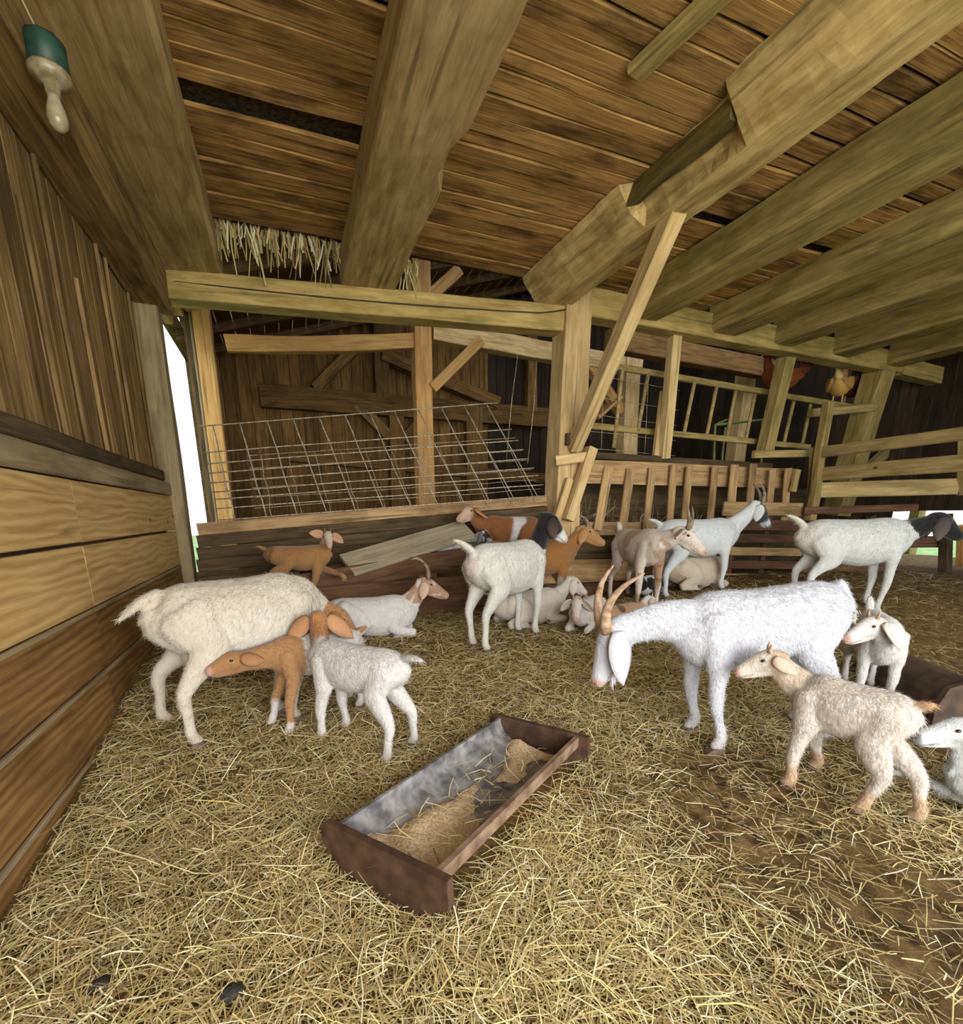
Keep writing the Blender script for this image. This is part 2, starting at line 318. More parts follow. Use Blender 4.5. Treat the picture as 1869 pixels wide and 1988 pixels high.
# ------------------------------------------------------------------ joists
def jprof(w, h, cl, cr):   # bottom-left and bottom-right waney corners; profile in (side, up), side = left of travel
    a, b = w/2, h/2
    return [(-a+cr*.9, -b), (a-cl, -b), (a-cl*.35, -b+cl*.45), (a, -b+cl), (a, b), (-a, b), (-a, -b+cr)]
JH = .28; zc = 3.38+JH/2
def joist(label, xa, xb_, w, cl, cr, mat, yend, bow=0, y0=-1.1, bite=None, rough=.012, prof=None, seg=.2):
    # runs from behind the camera (y0) to the back frame; travel +y so local +y is world -x
    return beamthing('ceiling_joist', label, 'beam', (xa, y0, zc), (xb_, yend, zc), w, JH, mat, group='hewn joists under the ceiling', prof=prof or jprof(w, JH, cl, cr), rough=rough, seg=seg, bow=bow, bite=bite)
def bite3(x, a, b, da, db):   # the torn, rotten notch along the upper left edge of the big joist
    yy = x-1.1
    if 2.75 < yy < 3.75 and a > .05 and b > -.12: da -= (.11+.03*mnoise.noise(Vector((x*6, 0, 0))))*sm(2.75, 2.82, yy)*(1-sm(3.68, 3.75, yy))
    return da+.010*mnoise.noise(Vector((x*7, a*9, b*9))), db
def bite2(x, a, b, da, db):
    yy = x-1.1
    if 3.35 < yy < 3.75 and a < 0 and b < 0: da += .06*sm(3.35, 3.45, yy)*(1-sm(3.7, 3.75, yy))
    return da, db
joist('broad hewn joist nearest the left board wall', -.61, -.53, .48, .02, .03, M['beam'], 5.85)
joist('broad pale hewn joist over the middle of the pen', .90, 1.0, .5, .03, .02, M['beam'], 5.62, bite=bite2)
j3 = joist('thick splintered joist with a torn upper edge above the main post', 2.83, 2.80, .44, .2, .03, M['beamlight'], 5.35, bite=bite3, seg=.07, prof=[(-.22, -.14), (-.03, -.14), (.0, -.125), (.10, -.02), (.105, -.005), (.20, .10), (.22, .14), (-.22, .14)])
timber('rotten_strip', (2.73, 2.78, 3.585), (2.72, 3.73, 3.585), .10, .13, M['moss'], parent=j3, rough=.03, seg=.08)
joist('crooked bowed joist, next right of the splintered joist', 3.88, 3.98, .42, .025, .03, M['beamgreen'], 5.2, bow=-.03)
joist('barky knotted joist, second right of the splintered joist', 5.3, 5.22, .42, .06, .03, M['beamgreen'], 5.2)
joist('dim olive joist, third right of the splintered joist', 6.35, 6.25, .34, .02, .03, M['beamgreen'], 5.2)
joist('dark joist, fourth right of the splintered joist', 7.45, 7.4, .34, .02, .03, M['beamgreen'], 5.2)
joist('darkest rightmost joist at the far right edge', 8.6, 8.6, .34, .02, .03, M['beamgreen'], 5.2)
beamthing('short_batten', 'short yellow batten nailed under the ceiling boards at the top', 'batten', aZ(1232, 142, CZ-.03), aZ(1480, -90, CZ-.03), .12, .05, M['beamgreen'], rough=.004)

# ------------------------------------------------------------------ back frame
PB = Vector((3.12, 5.2, 0))
beamthing('tie_beam', 'long horizontal tie beam from the left wall to the main post', 'beam', (-.83, 5.88, 3.27), (3.02, 5.22, 3.27), .22, .24, M['tie'], rough=.012, seg=.25)
cab = rod('cable', [(-.7+3.7*t, 5.76-.66*t-.012, 3.29-.03*math.sin(PI*t)+.05*max(0, t-.93)*14) for t in [i/24 for i in range(25)]], .006, plain('black_cable', lin('2b2618'), .6)); tag(cab, 'thin dark cable stapled along the left tie beam', 'cable')
beamthing('tie_beam', 'green tinged tie beam running right from the main post', 'beam', (3.28, 5.22, 3.46), aY(1738, 708, 5.32), .22, .27, M['tie'], rough=.015, seg=.25)
beamthing('tie_beam', 'short tie beam at the right edge beyond the big right post', 'beam', aY(1742, 712, 5.32), aY(1920, 758, 5.4), .2, .24, M['tie'], rough=.012)
beamthing('main_post', 'thick square main post with a dark mortise in the middle', 'post', (3.08, 5.22, .1), (3.13, 5.22, 3.62), .32, .30, M['post'], up=(0, 1, 0), rough=.014, seg=.25)
beamthing('mortise_block', 'dark mortise block on the main post under the long brace', 'block', (3.05, 5.03, 2.0), (3.05, 5.03, 2.12), .1, .06, M['dark'], up=(0, 1, 0), seg=0)
beamthing('long_brace', 'long diagonal brace from main post up to the splintered joist', 'brace', (3.10, 5.02, 1.98), aZ(1312, 405, 3.42), .15, .13, M['post'], up=(1, 0, 0), rough=.006)
# right posts under the tie beam (the frame leans)
def ppost(label, pt, pb, w, mat, ya=5.3, yb=5.45, name='post'):
    return beamthing(name, label, 'post', aY(*pb, yb), aY(*pt, ya), w, w, mat, up=(0, 1, 0), rough=.008, seg=.3)
ppost('slim pale post, first right of the main post', (1310, 652), (1288, 890), .13, M['post'])
ppost('short leaning board beside the first slim post', (1287, 760), (1272, 885), .07, M['post'], 5.5, 5.5, 'stake')
ppost('leaning middle post of the right bay, second right of the main post', (1526, 695), (1484, 878), .17, M['beamgreen'])
ppost('broad post at the right carrying the joint of two tie beams', (1715, 690), (1622, 1000), .3, M['beamgreen'], 5.35, 5.6)
beamthing('long_brace', 'diagonal brace at the right edge beside the broad right post', 'brace', aY(1690, 905, 5.9), aY(1900, 715, 5.7), .14, .14, M['beamgreen'], up=(0, 1, 0))
pq = aY(1812, 900, 7.2); beamthing('post', 'dim post seen at right edge behind the gate', 'post', (pq.x-.25, 7.2, -.05), aY(1842, 740, 7.2), .26, .2, M['beamgreen'], up=(0, 1, 0))

# second frame behind
F2 = 8.0
p2 = aY(826, 985, F2)
beamthing('rear_post', 'tall orange lit post standing behind the wire hay rack', 'post', (p2.x, F2, 0), (p2.x, F2, 4.9), .26, .26, M['orange'], up=(0, 1, 0), rough=.012)
beamthing('rear_rail', 'slightly sagging light rail from the doorway jamb to the rear post', 'rail', aY(438, 668, F2), aY(815, 662, F2), .14, .2, M['orange'], bow=-.03, rough=.012)
beamthing('rear_tie_beam', 'rear tie beam running right from the tall rear post', 'beam', aY(838, 645, F2), aY(1240, 715, F2), .2, .26, M['post'], rough=.015)
beamthing('rear_brace', 'short diagonal brace at the right of the tall rear post', 'brace', aY(838, 755, F2-.1), aY(932, 662, F2-.1), .15, .16, M['orange'], up=(0, 1, 0))
beamthing('rear_brace', 'diagonal brace rising above the left tie beam to the roof', 'brace', aY(835, 575, F2), aY(890, 525, F2), .16, .16, M['orange'], up=(0, 1, 0))
beamthing('rear_brace', 'orange diagonal brace seen behind the long brace', 'brace', aY(1130, 690, F2), aY(1205, 800, F2), .16, .16, M['orange'], up=(0, 1, 0))
beamthing('rear_board', 'pale triangular board end behind the long brace', 'board', aY(1150, 815, F2), aY(1195, 775, F2), .05, .42, M['orange'], up=(0, 1, 0))
beamthing('rear_post', 'brown rear post seen through the ladder rack', 'post', aY(1212, 980, F2), aY(1222, 690, F2), .3, .26, M['post'], up=(0, 1, 0))
beamthing('rear_tie_beam', 'far upper beam behind the right ladder rack', 'beam', aY(1180, 660, 7.2), aY(1500, 720, 7.2), .2, .3, M['back'])
beamthing('rear_post', 'brown rear post behind the right end of the ladder rack', 'post', (aY(1432, 890, 7.6).x-.1, 7.6, .3), aY(1448, 725, 7.6), .26, .26, M['post'], up=(0, 1, 0))
# rear wall
RY = 11.5
wb = empty('wall_back', (5, RY, 0)); tag(wb, kind='structure')
timber('backing', (-1.4, RY+.03, 3.2), (13, RY+.03, 3.2), .02, 6.8, M['dark'], parent=wb, seg=0)
x = -1.3
while x < 13:
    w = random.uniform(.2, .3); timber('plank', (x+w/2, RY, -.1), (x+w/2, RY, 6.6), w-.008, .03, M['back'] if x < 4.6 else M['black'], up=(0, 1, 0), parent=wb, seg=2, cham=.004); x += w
def rw(n, a, b, w, h, label, cat='beam'):
    beamthing(n, label, cat, aY(*a, RY-.15), aY(*b, RY-.15), w, h, M['back'], up=(0, 0, 1) if cat == 'beam' else (0, 1, 0), rough=.015)
rw('rear_wall_beam', (505, 768), (1060, 812), .2, .42, 'horizontal beam across the dim rear plank wall')
rw('rear_wall_post', (742, 775), (735, 590), .3, .2, 'upper dim post on the rear wall above its beam', 'post')
rw('rear_wall_post', (772, 985), (768, 790), .32, .2, 'lower dim post on the rear wall below its beam', 'post')
rw('rear_wall_post', (920, 960), (918, 790), .4, .2, 'wide dim stud on the rear wall right of the tall rear post', 'post')
rw('rear_wall_post', (1030, 800), (1030, 640), .25, .2, 'dim stud on the rear wall left of the main post', 'post')
rw('rear_wall_brace', (610, 755), (690, 675), .2, .2, 'faint diagonal brace on the rear wall above its beam', 'brace')
rw('rear_wall_brace', (740, 690), (965, 785), .25, .3, 'long descending grey brace on the rear wall', 'brace')
rw('rear_wall_brace', (692, 785), (757, 850), .22, .2, 'diagonal brace below the rear wall beam, left of its post', 'brace')
rw('rear_wall_brace', (782, 855), (830, 800), .2, .2, 'diagonal brace below the rear wall beam, right of its post', 'brace')
rw('rear_wall_rail', (560, 885), (1060, 930), .12, .22, 'low horizontal rail on the rear plank wall', 'beam')
for i, (a, b) in enumerate((((870, 672), (878, 690)), ((880, 810), (898, 890)))):
    A = aY(*a, RY-.02); B = aY(*b, RY-.02)
# roof behind
rb = empty('ceiling_rear', (5, 8, 5)); tag(rb, kind='structure')
def roofz(x): return 4.15+.30*(x+1.2)
i = 0
xx = -1.4
while xx < 13.2:
    w = .24; timber('plank', (xx+w/2, 5.5, roofz(xx)), (xx+w/2, 11.7, roofz(xx)), w-.012+.008, .025, M['roof'], up=(-.30, 0, 1), parent=rb, seg=3, cham=.003); xx += w
for i in range(6):
    yy = 5.95+i*1.0
    timber('rafter', (-1.3, yy, roofz(-1.3)-.10), (13, yy, roofz(13)-.10), .12, .16, M['roof'], parent=rb, seg=1, rough=.01)
# right wall with a low opening, plus upper loft wall behind the frame on the right
wr = empty('wall_right', (9.9, 5, 0)); tag(wr, kind='structure')
yy = .2  # front stretch, out of view, added to keep sky light off the right side
while yy < 11.5:
    z0 = 1.32 if 4.3 < yy < 5.55 else -.1
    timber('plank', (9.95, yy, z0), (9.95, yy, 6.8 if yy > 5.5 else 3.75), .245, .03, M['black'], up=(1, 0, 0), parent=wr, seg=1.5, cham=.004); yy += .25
# loft front above the tie beam on the far side, closes the hay loft

# ------------------------------------------------------------------ manger, wire hay rack, feeders, gates
def lerp(a, b, t): return a+(b-a)*t
def pboard(name, tl, tr, bl, br, ya, yb, th, mat, parent, rough=.006, back=.0):
    """board whose front face has the corners (pixel rows) tl,tr,bl,br standing in the vertical plane from y=ya (left) to y=yb (right)"""
    a = (aY(*tl, ya)+aY(*bl, ya))/2; b = (aY(*tr, yb)+aY(*br, yb))/2
    h = ((aY(*tl, ya)-aY(*bl, ya)).length+(aY(*tr, yb)-aY(*br, yb)).length)/2
    d = Vector((0, th/2+back, 0))
    return timber(name, a+d, b+d, th, h, mat, parent=parent, rough=rough, seg=.3, cham=.005)
mg = empty('manger', (1.2, 4.9, .25)); tag(mg, 'long dark plank manger running along the back of the pen', 'manger')
# back partition of dark boards
for i in range(5):
    t0, t1 = i/5, (i+1)/5-.012
    f = lambda t: ((383, 1016+t*120), (1062, 962+t*105))
    pboard('back_board', f(t0)[0], f(t0)[1], f(t1)[0], f(t1)[1], 5.5, 5.30, .035, M['dark'] if i else M['slat'], mg)
# the two front boards, left run
pboard('front_board', (500, 1132), (905, 1062), (530, 1166), (905, 1102), 4.55, 4.9, .05, M['manger'], mg)
pboard('front_board', (530, 1167), (905, 1104), (560, 1215), (905, 1200), 4.53, 4.88, .05, M['manger'], mg)
pboard('front_board', (905, 1056), (1400, 1040), (905, 1090), (1400, 1078), 4.95, 5.0, .06, M['dark'], mg)
pboard('front_board', (905, 1092), (1400, 1080), (905, 1140), (1400, 1120), 4.93, 5.0, .06, M['slat'], mg)
pboard('front_board', (905, 1142), (1400, 1122), (905, 1195), (1400, 1165), 4.97, 5.02, .05, M['manger'], mg)
a, b = aY(560, 1200, 4.6), aY(905, 1195, 4.9)
timber('end_board', (a.x+.1, 4.6, .5), (a.x+.1, 5.5, .7), .05, .5, M['dark'], parent=mg)
timber('bottom_board', (.3, 5.0, .76), (3.0, 5.0, .76), .34, .04, M['dark'], parent=mg)
gp = timber('grey_plank', aY(676, 1100, 4.62)+Vector((0, .12, -.0)), aY(915, 1028, 5.02)+Vector((0, .1, 0)), .30, .04, M['plankgrey'], up=(0, -.75, 1))
tag(gp, 'loose weathered grey plank lying aslant on the manger', 'plank')

def wirepanel(name, label, tl, tr, bl, br, nv, zs, jit=.01, r=.0045):
    root = empty(name, bl); tag(root, label, 'wire panel')
    tl, tr, bl, br = map(Vector, (tl, tr, bl, br))
    P = lambda u, v: lerp(lerp(bl, br, u), lerp(tl, tr, u), v)
    sd = random.uniform(0, 50)
    def Q(u, v):
        p = P(u, v); n = mnoise.noise(Vector((u*6+sd, v*4, 1)))*jit*3; return p+Vector((n*.6, n, n*.4))
    for i in range(nv):
        u = (i+.5)/nv; rod('wire', [Q(u, v/6) for v in range(7)], r, M['wire'], root)
    for v in zs:
        rod('wire', [Q(u/16, v) for u in range(17)], r, M['wire'], root)
    return root
wirepanel('wire_hay_rack', 'tall leaning wire hay rack panel above the manger', aY(385, 828, 5.75), aY(965, 782, 5.4), aY(425, 1010, 5.42), aY(1066, 962, 5.05), 12, [0, .12, .22, .3, .4, .5, .6, .72, 1.0], .006, .0065)
wirepanel('wire_hay_rack', 'lower crumpled wire panel behind the tall wire rack', aY(480, 885, 5.9), aY(1000, 850, 5.6), aY(500, 1012, 5.55), aY(1062, 975, 5.25), 11, [0, .2, .35, .5, .65, .8, 1.0], .012, .004)
for i, pts in enumerate(([(1005, 688), (993, 780), (983, 890)], [(1042, 700), (1036, 790), (1024, 900)])):
    w_ = rod('hanging_wire', [aY(*q, 5.5) for q in pts], .005, M['wire']); tag(w_, ['loose bent wire hanging left of the main post', 'loose straight wire hanging close beside the main post'][i], 'wire')
wirepanel('wire_mesh', 'thin wire mesh stretched right of the main post', aY(1150, 700, 5.62), aY(1320, 735, 5.62), aY(1145, 870, 5.62), aY(1310, 885, 5.62), 4, [0, .2, .4, .6, .85], .01, .0035)

# short pieces beside the main post
beamthing('short_rail', 'short pale rail nailed to the foot of the main post', 'rail', aY(1078, 895, 5.0), aY(1140, 886, 4.95), .04, .1, M['post'])
beamthing('leaning_stud', 'short leaning stud beside the main post above the manger', 'stud', aY(1102, 1010, 4.96), aY(1148, 870, 4.96), .11, .12, M['post'], up=(0, 1, 0))
beamthing('leaning_stud', 'lower split stud standing close against the main post', 'stud', aY(1078, 1015, 5.03), aY(1105, 930, 5.03), .09, .07, M['post'], up=(0, 1, 0))

fd = empty('slatted_feeder', (4.5, 5.1, .3)); tag(fd, 'slatted keyhole feeder with a broad top plank behind the goats', 'feeder')
pboard('top_plank', (1146, 892), (1552, 910), (1140, 938), (1545, 948), 5.08, 5.2, .05, M['slat'], fd, back=.03)
pboard('upper_rail', (1140, 876), (1500, 900), (1140, 890), (1500, 910), 5.4, 5.45, .12, M['dark'], fd)
for xt, xb in ((1182, 1160), (1224, 1207), (1266, 1253), (1308, 1298), (1338, 1326), (1388, 1376), (1426, 1414), (1462, 1450), (1500, 1488), (1530, 1520)):
    pt = random.uniform(900, 912); timber('slat', aY(xb, 1030, 5.08), aY(xt, pt, 5.1), random.uniform(.1, .13), .035, M['slat'], up=(0, 1, 0), parent=fd, rough=.005, seg=.3)
pboard('bottom_rail', (1140, 1014), (1420, 1012), (1140, 1040), (1420, 1036), 5.12, 5.2, .05, M['slat'], fd)
pboard('shade_panel', (1120, 930), (1560, 945), (1120, 1090), (1560, 1090), 5.75, 5.85, .04, M['dark'], fd)  # dark panel added for the shade deep behind the slats
pl = empty('pallet', (5.6, 5.0, .4)); tag(pl, 'wooden pallet stood on edge behind the black striped white goat', 'pallet')
for y0, y1, xl in ((974, 1000, 1405), (1008, 1028, 1405), (1036, 1052, 1400), (1062, 1077, 1400), (1088, 1103, 1395), (1114, 1128, 1395), (1138, 1152, 1395)):
    pboard('slat', (xl, y0), (1558, y0+2), (xl, y1), (1556, y1+3), 5.0, 4.95, .025, random.choice([M['slat'], M['manger']]), pl)
for xp in (1408, 1470, 1548):
    a_ = aY(xp, 1150, 5.06); timber('stringer', a_, Vector((a_.x, a_.y, aY(xp, 975, 5.06).z)), .09, .05, M['manger'], up=(0, 1, 0), parent=pl)

ld = empty('ladder_rack', aY(1195, 840, 5.75)); tag(ld, 'long ladder rack of thin rungs hung across the right bay', 'rack')
timber('rail', aY(1195, 712, 5.75), aY(1650, 790, 5.6), .06, .075, M['beamgreen'], parent=ld)
timber('rail', aY(1137, 826, 5.75), aY(1570, 868, 5.6), .06, .075, M['beamgreen'], parent=ld)
for (xt, yt), (xb, yb) in (((1208, 718), (1191, 870)), ((1258, 727), (1238, 838)), ((1348, 742), (1327, 844)), ((1391, 750), (1371, 848)), ((1428, 757), (1410, 852)), ((1466, 763), (1447, 856)), ((1541, 777), (1521, 862)), ((1574, 782), (1556, 866))):
    rod('rung', [aY(xb, yb, 5.7), aY((xt+xb)/2, (yt+yb)/2, 5.7), aY(xt, yt, 5.7)], .026, M['fence'], ld, 7)
beamthing('perch_board', 'short perch board below the buff hen', 'board', aY(1574, 802, 5.28), aY(1700, 790, 5.28), .06, .11, M['fence'])
sw = empty('sawhorse', aY(1385, 885, 6.3)); tag(sw, 'thin greenish metal stand behind the ladder rack', 'stand')
gm = plain('green_metal', lin('6f7a3e'), .5)
for pts in ([(1380, 1120), (1386, 885), (1388, 825), (1410, 815)], [(1394, 1120), (1402, 885), (1408, 830)], [(1472, 1120), (1478, 880), (1480, 815)], [(1388, 825), (1480, 815)]): rod('tube', [aY(*q, 6.3) for q in pts], .02, gm, sw, 6)

# gate and fence at the right
gt = empty('board_gate', aY(1580, 990, 5.0)); tag(gt, 'wide board gate with three pale knotty rails at the right edge', 'gate')
def grail(tl, bl, tr, br):
    A = aY(*tl, 4.95); B = aZ(*tr, A.z); A2 = aY(*bl, 4.95)
    h = (A-A2).length; m = Vector((0, 0, -h/2)); timber('rail', A+m, B+m, .04, h, M['fence'], parent=gt, rough=.006)
grail((1585, 868), (1585, 889), (1885, 826), (1885, 857)); grail((1585, 908), (1585, 934), (1885, 880), (1885, 917))
A = aY(1575, 952, 4.93); B = aY(1860, 944, 3.9); timber('rail', A, B, .04, .2, M['fence'], parent=gt); 
timber('end_stile', aY(1870, 960, 3.85), aY(1874, 835, 3.85), .05, .14, M['fence'], up=(0, 1, 0), parent=gt)
timber('end_stile', aY(1573, 1010, 5.0), aY(1582, 868, 5.0), .05, .14, M['fence'], up=(0, 1, 0), parent=gt)
beamthing('leaning_stake', 'leaning knotty stake rising from the left end of the gate', 'stake', aY(1572, 1010, 4.9), aY(1608, 782, 4.9), .11, .1, M['beamgreen'], up=(0, 1, 0), rough=.02)
beamthing('pale_rail', 'pale rail running left from the gate to the leaning middle post', 'rail', aY(1462, 882, 5.22), aY(1592, 880, 5.22), .05, .1, M['fence'])
beamthing('split_stake', 'split pale stake end hanging beside the feeder top plank', 'stake', aY(1538, 955, 5.02), aY(1548, 912, 5.02), .09, .06, M['fence'], up=(0, 1, 0))
lf = empty('rail_fence', aY(1830, 1165, 4.3)); tag(lf, 'low dark rail fence behind the black headed goat at right', 'fence')
for a_, b_, w_ in (((1555, 1052), (1840, 1052), .17), ((1555, 1100), (1840, 1122), .19), ((1560, 992), (1780, 985), .1), ((1560, 1150), (1840, 1175), .12)):
    timber('rail', aY(*a_, 4.9), aY(*b_, 4.3), .04, w_, M['manger'], parent=lf)
timber('post', aY(1832, 1185, 4.25), aY(1836, 1000, 4.25), .13, .12, M['dark'], up=(0, 1, 0), parent=lf)
timber('post', aY(1690, 1150, 4.7), aY(1690, 1000, 4.7), .1, .1, M['dark'], up=(0, 1, 0), parent=lf)
timber('post', aY(1862, 1190, 4.6), aY(1866, 1020, 4.6), .08, .1, M['orange'], up=(0, 1, 0), parent=lf)

# ------------------------------------------------------------------ bulb lamp at the upper left
lp = empty('bulb_lamp', aX(95, 110, -.72)); tag(lp, 'bare light bulb in a cream socket under a green box on a beam', 'lamp')
cream = plain('porcelain_socket', lin('978a6c'), .4, 0, lin('74684c'), 30); green = plain('green_box', lin('24453a'), .5, 0, lin('182e27'), 20); glass = plain('frosted_bulb', lin('a89e82'), .25, 0, lin('8a7f62'), 12)  # colours darkened to hold the shade on the lamp
def lathe(name, prof, mat, parent, center, axis=(0, 0, 1), n=18):
    Mx = Vector((0, 0, 1)).rotation_difference(Vector(axis)).to_matrix().to_4x4(); V = []; F = []
    for (r, z) in prof:
        for j in range(n): V.append((r*math.cos(2*PI*j/n), r*math.sin(2*PI*j/n), z))
    k = len(prof)
    for i in range(k-1):
        for j in range(n): F.append((i*n+j, i*n+(j+1) % n, (i+1)*n+(j+1) % n, (i+1)*n+j))
    F.append(tuple(range(n))[::-1]); F.append(tuple((k-1)*n+j for j in range(n)))
    return mesh_obj(name, V, F, mat, parent, True, Matrix.Translation(Vector(center)) @ Mx)
c0 = aX(92, 118, -.72); q = .13*(c0-CAM).length/ (FPX*.13) ; u_ = .5*(c0-CAM).length/FPX
lathe('junction_box', [(.0, 38*u_), (34*u_, 38*u_), (38*u_, 30*u_), (38*u_, -14*u_), (30*u_, -20*u_)], green, lp, c0, n=8)
lathe('socket', [(36*u_, -16*u_), (40*u_, -22*u_), (38*u_, -34*u_), (24*u_, -42*u_), (15*u_, -46*u_), (13*u_, -62*u_), (0, -62*u_)], cream, lp, c0)
lathe('bulb', [(11*u_, -58*u_), (12*u_, -70*u_), (18*u_, -88*u_), (20*u_, -104*u_), (16*u_, -118*u_), (8*u_, -125*u_), (0, -127*u_)], glass, lp, c0)
rod('pull_cord', [c0+Vector((.0, .03, -.05)), c0+Vector((.0, .035, -.26))], .002, M['dark'], lp)
rod('cord', [c0+Vector((0, 0, .05)), c0+Vector((-.02, -.06, .10)), c0+Vector((-.04, -.16, .16)), c0+Vector((-.04, -.40, .24))], .005, plain('pale_cord', lin('a2916a'), .7), lp)

# ------------------------------------------------------------------ feed trough
def build_trough():
    zt = .17
    nl, nr, fl, fr = aZ(662, 1602, zt), aZ(842, 1700, zt), aZ(970, 1392, zt), aZ(1118, 1440, zt)
    n0 = (nl+nr)/2; f0 = (fl+fr)/2; ax = f0-n0; L = ax.length; ang = math.atan2(ax.y, ax.x); Wd = .5*((nl-nr).length+(fl-fr).length)
    gz = floor_z(*((n0+f0)/2).xy)
    root = empty('feed_trough', (n0.x, n0.y, gz-.005), ang); tag(root, 'long half round feed trough with dark end plates standing on the straw', 'trough')
    mt = plain('trough_plastic', lin('8d8a88'), .6, 0, lin('4d4a4c'), 14, .3); me_ = plain('trough_brown', lin('523a2c'), .6, 0, lin('35241a'), 14, .3); mr_ = plain('trough_rim', lin('86705a'), .6, 0, lin('5c4636'), 14, .3)
    H = .175; w = Wd/2
    # half round shell, local x along, y to the left
    def sect(th):
        out = []
        for i in range(15):
            a = PI+PI*i/14; out.append((math.cos(a)*(w-th), H+math.sin(a)*(H-.02-th)))
        return out
    o_, i_ = sect(0), sect(.014); V = []; F = []; ring = o_+i_[::-1]; k = len(ring); nseg = 6
    for s in range(nseg+1):
        for (yy, zz) in ring: V.append((L*s/nseg, yy, zz))
    for s in range(nseg):
        for j in range(k): F.append((s*k+j, (s+1)*k+j, (s+1)*k+(j+1) % k, s*k+(j+1) % k))
    mesh_obj('bowl', V, F, mt, root, False)
    # rim board on the right edge
    V = []; F = []
    def box(x0, x1, y0, y1, z0, z1):
        b0 = len(V); V.extend([(x, y, z) for x in (x0, x1) for y in (y0, y1) for z in (z0, z1)])
        for f in ((0, 1, 3, 2), (4, 6, 7, 5), (0, 4, 5, 1), (2, 3, 7, 6), (0, 2, 6, 4), (1, 5, 7, 3)): F.append(tuple(b0+i for i in f))
    box(0, L, -w-.008, -w+.014, H-.05, H+.004); mesh_obj('rim', V, F, mr_, root)
    # end plates: wider than the bowl, rounded lower corners, slightly flared feet
    for x0, nm in ((-.03, 'end_plate'), (L, 'end_plate')):
        pr = [(-w-.055, H+.012), (w+.03, H+.012), (w+.055, H-.01), (w+.05, H-.08), (w*.85, .03), (w*.6, 0), (-w*.6, 0), (-w*.9, .03), (-w-.06, H-.09)]
        V = [(x0, a, b) for a, b in pr]+[(x0+.03, a, b) for a, b in pr]; n = len(pr)
        F = [tuple(range(n)), tuple(range(2*n-1, n-1, -1))]+[(i, n+i, n+(i+1) % n, (i+1) % n) for i in range(n)]
        mesh_obj(nm, V, F, me_, root)
    # ground feed lying in the bowl
    V = []; F = []; C = []; nx, ny = 60, 16
    for i in range(nx+1):
        for j in range(ny+1):
            x = .02+(L-.04)*i/nx; v = -1+2*j/ny
            base = H-(H-.034)*math.sqrt(max(0, 1-(v*.93)**2))
            fill = .060+.04*mnoise.noise(Vector((x*4, v*2, 2)))+.03*math.sin(x*5+1)
            z = fill+.010*mnoise.noise(Vector((x*22, v*9, 0))); yy = v*(w-.02)
            V.append((x, yy, max(z, base-.01) if z > base else base-.02))
    for i in range(nx):
        for j in range(ny): F.append((i*(ny+1)+j, (i+1)*(ny+1)+j, (i+1)*(ny+1)+j+1, i*(ny+1)+j+1))
    fo = mesh_obj('ground_feed', V, F, plain('ground_feed', lin('d6be9c'), .95, 0, lin('b3966e'), 90, .8), None, True, Matrix.Translation(Vector((n0.x, n0.y, gz-.005))) @ Matrix.Rotation(ang, 4, 'Z'))
    tag(fo, 'pale ground feed lying in the half round trough', 'feed', kind='stuff')
    return (n0, f0, w)
TR = build_trough()
# overturned trough at the right edge
g_ = gnd(1840, 1388); root = empty('overturned_trough', g_, math.radians(60)); tag(root, 'dark brown trough lying overturned at the right edge', 'trough')
mb = plain('brown_trough', lin('54402e'), .7, 0, lin('38291c'), 10, .3)
V = []; F = []; n = 12
for s in range(7):
    for i in range(n+1):
        a = PI*i/n; V.append((-.15+.9*s/6, math.cos(a)*.19, .03+math.sin(a)*.24))
for s in range(6):
    for i in range(n): F.append((s*(n+1)+i, s*(n+1)+i+1, (s+1)*(n+1)+i+1, (s+1)*(n+1)+i))
F.append(tuple(range(n+1))); F.append(tuple(6*(n+1)+i for i in range(n+1))[::-1])
mesh_obj('shell', V, F, mb, root)
V = []; F = []
for x0 in (-.16,):
    pr = [(.22, 0), (.22, .1), (.17, .24), (.06, .285), (-.06, .285), (-.17, .24), (-.22, .1), (-.22, 0)]
    m_ = len(pr); V = [(x0-.03, a, b) for a, b in pr]+[(x0+.01, a, b) for a, b in pr]
    F = [tuple(range(m_)), tuple(range(2*m_-1, m_-1, -1))]+[(i, m_+i, m_+(i+1) % m_, (i+1) % m_) for i in range(m_)]
mesh_obj('end_plate', V, F, mb, root)

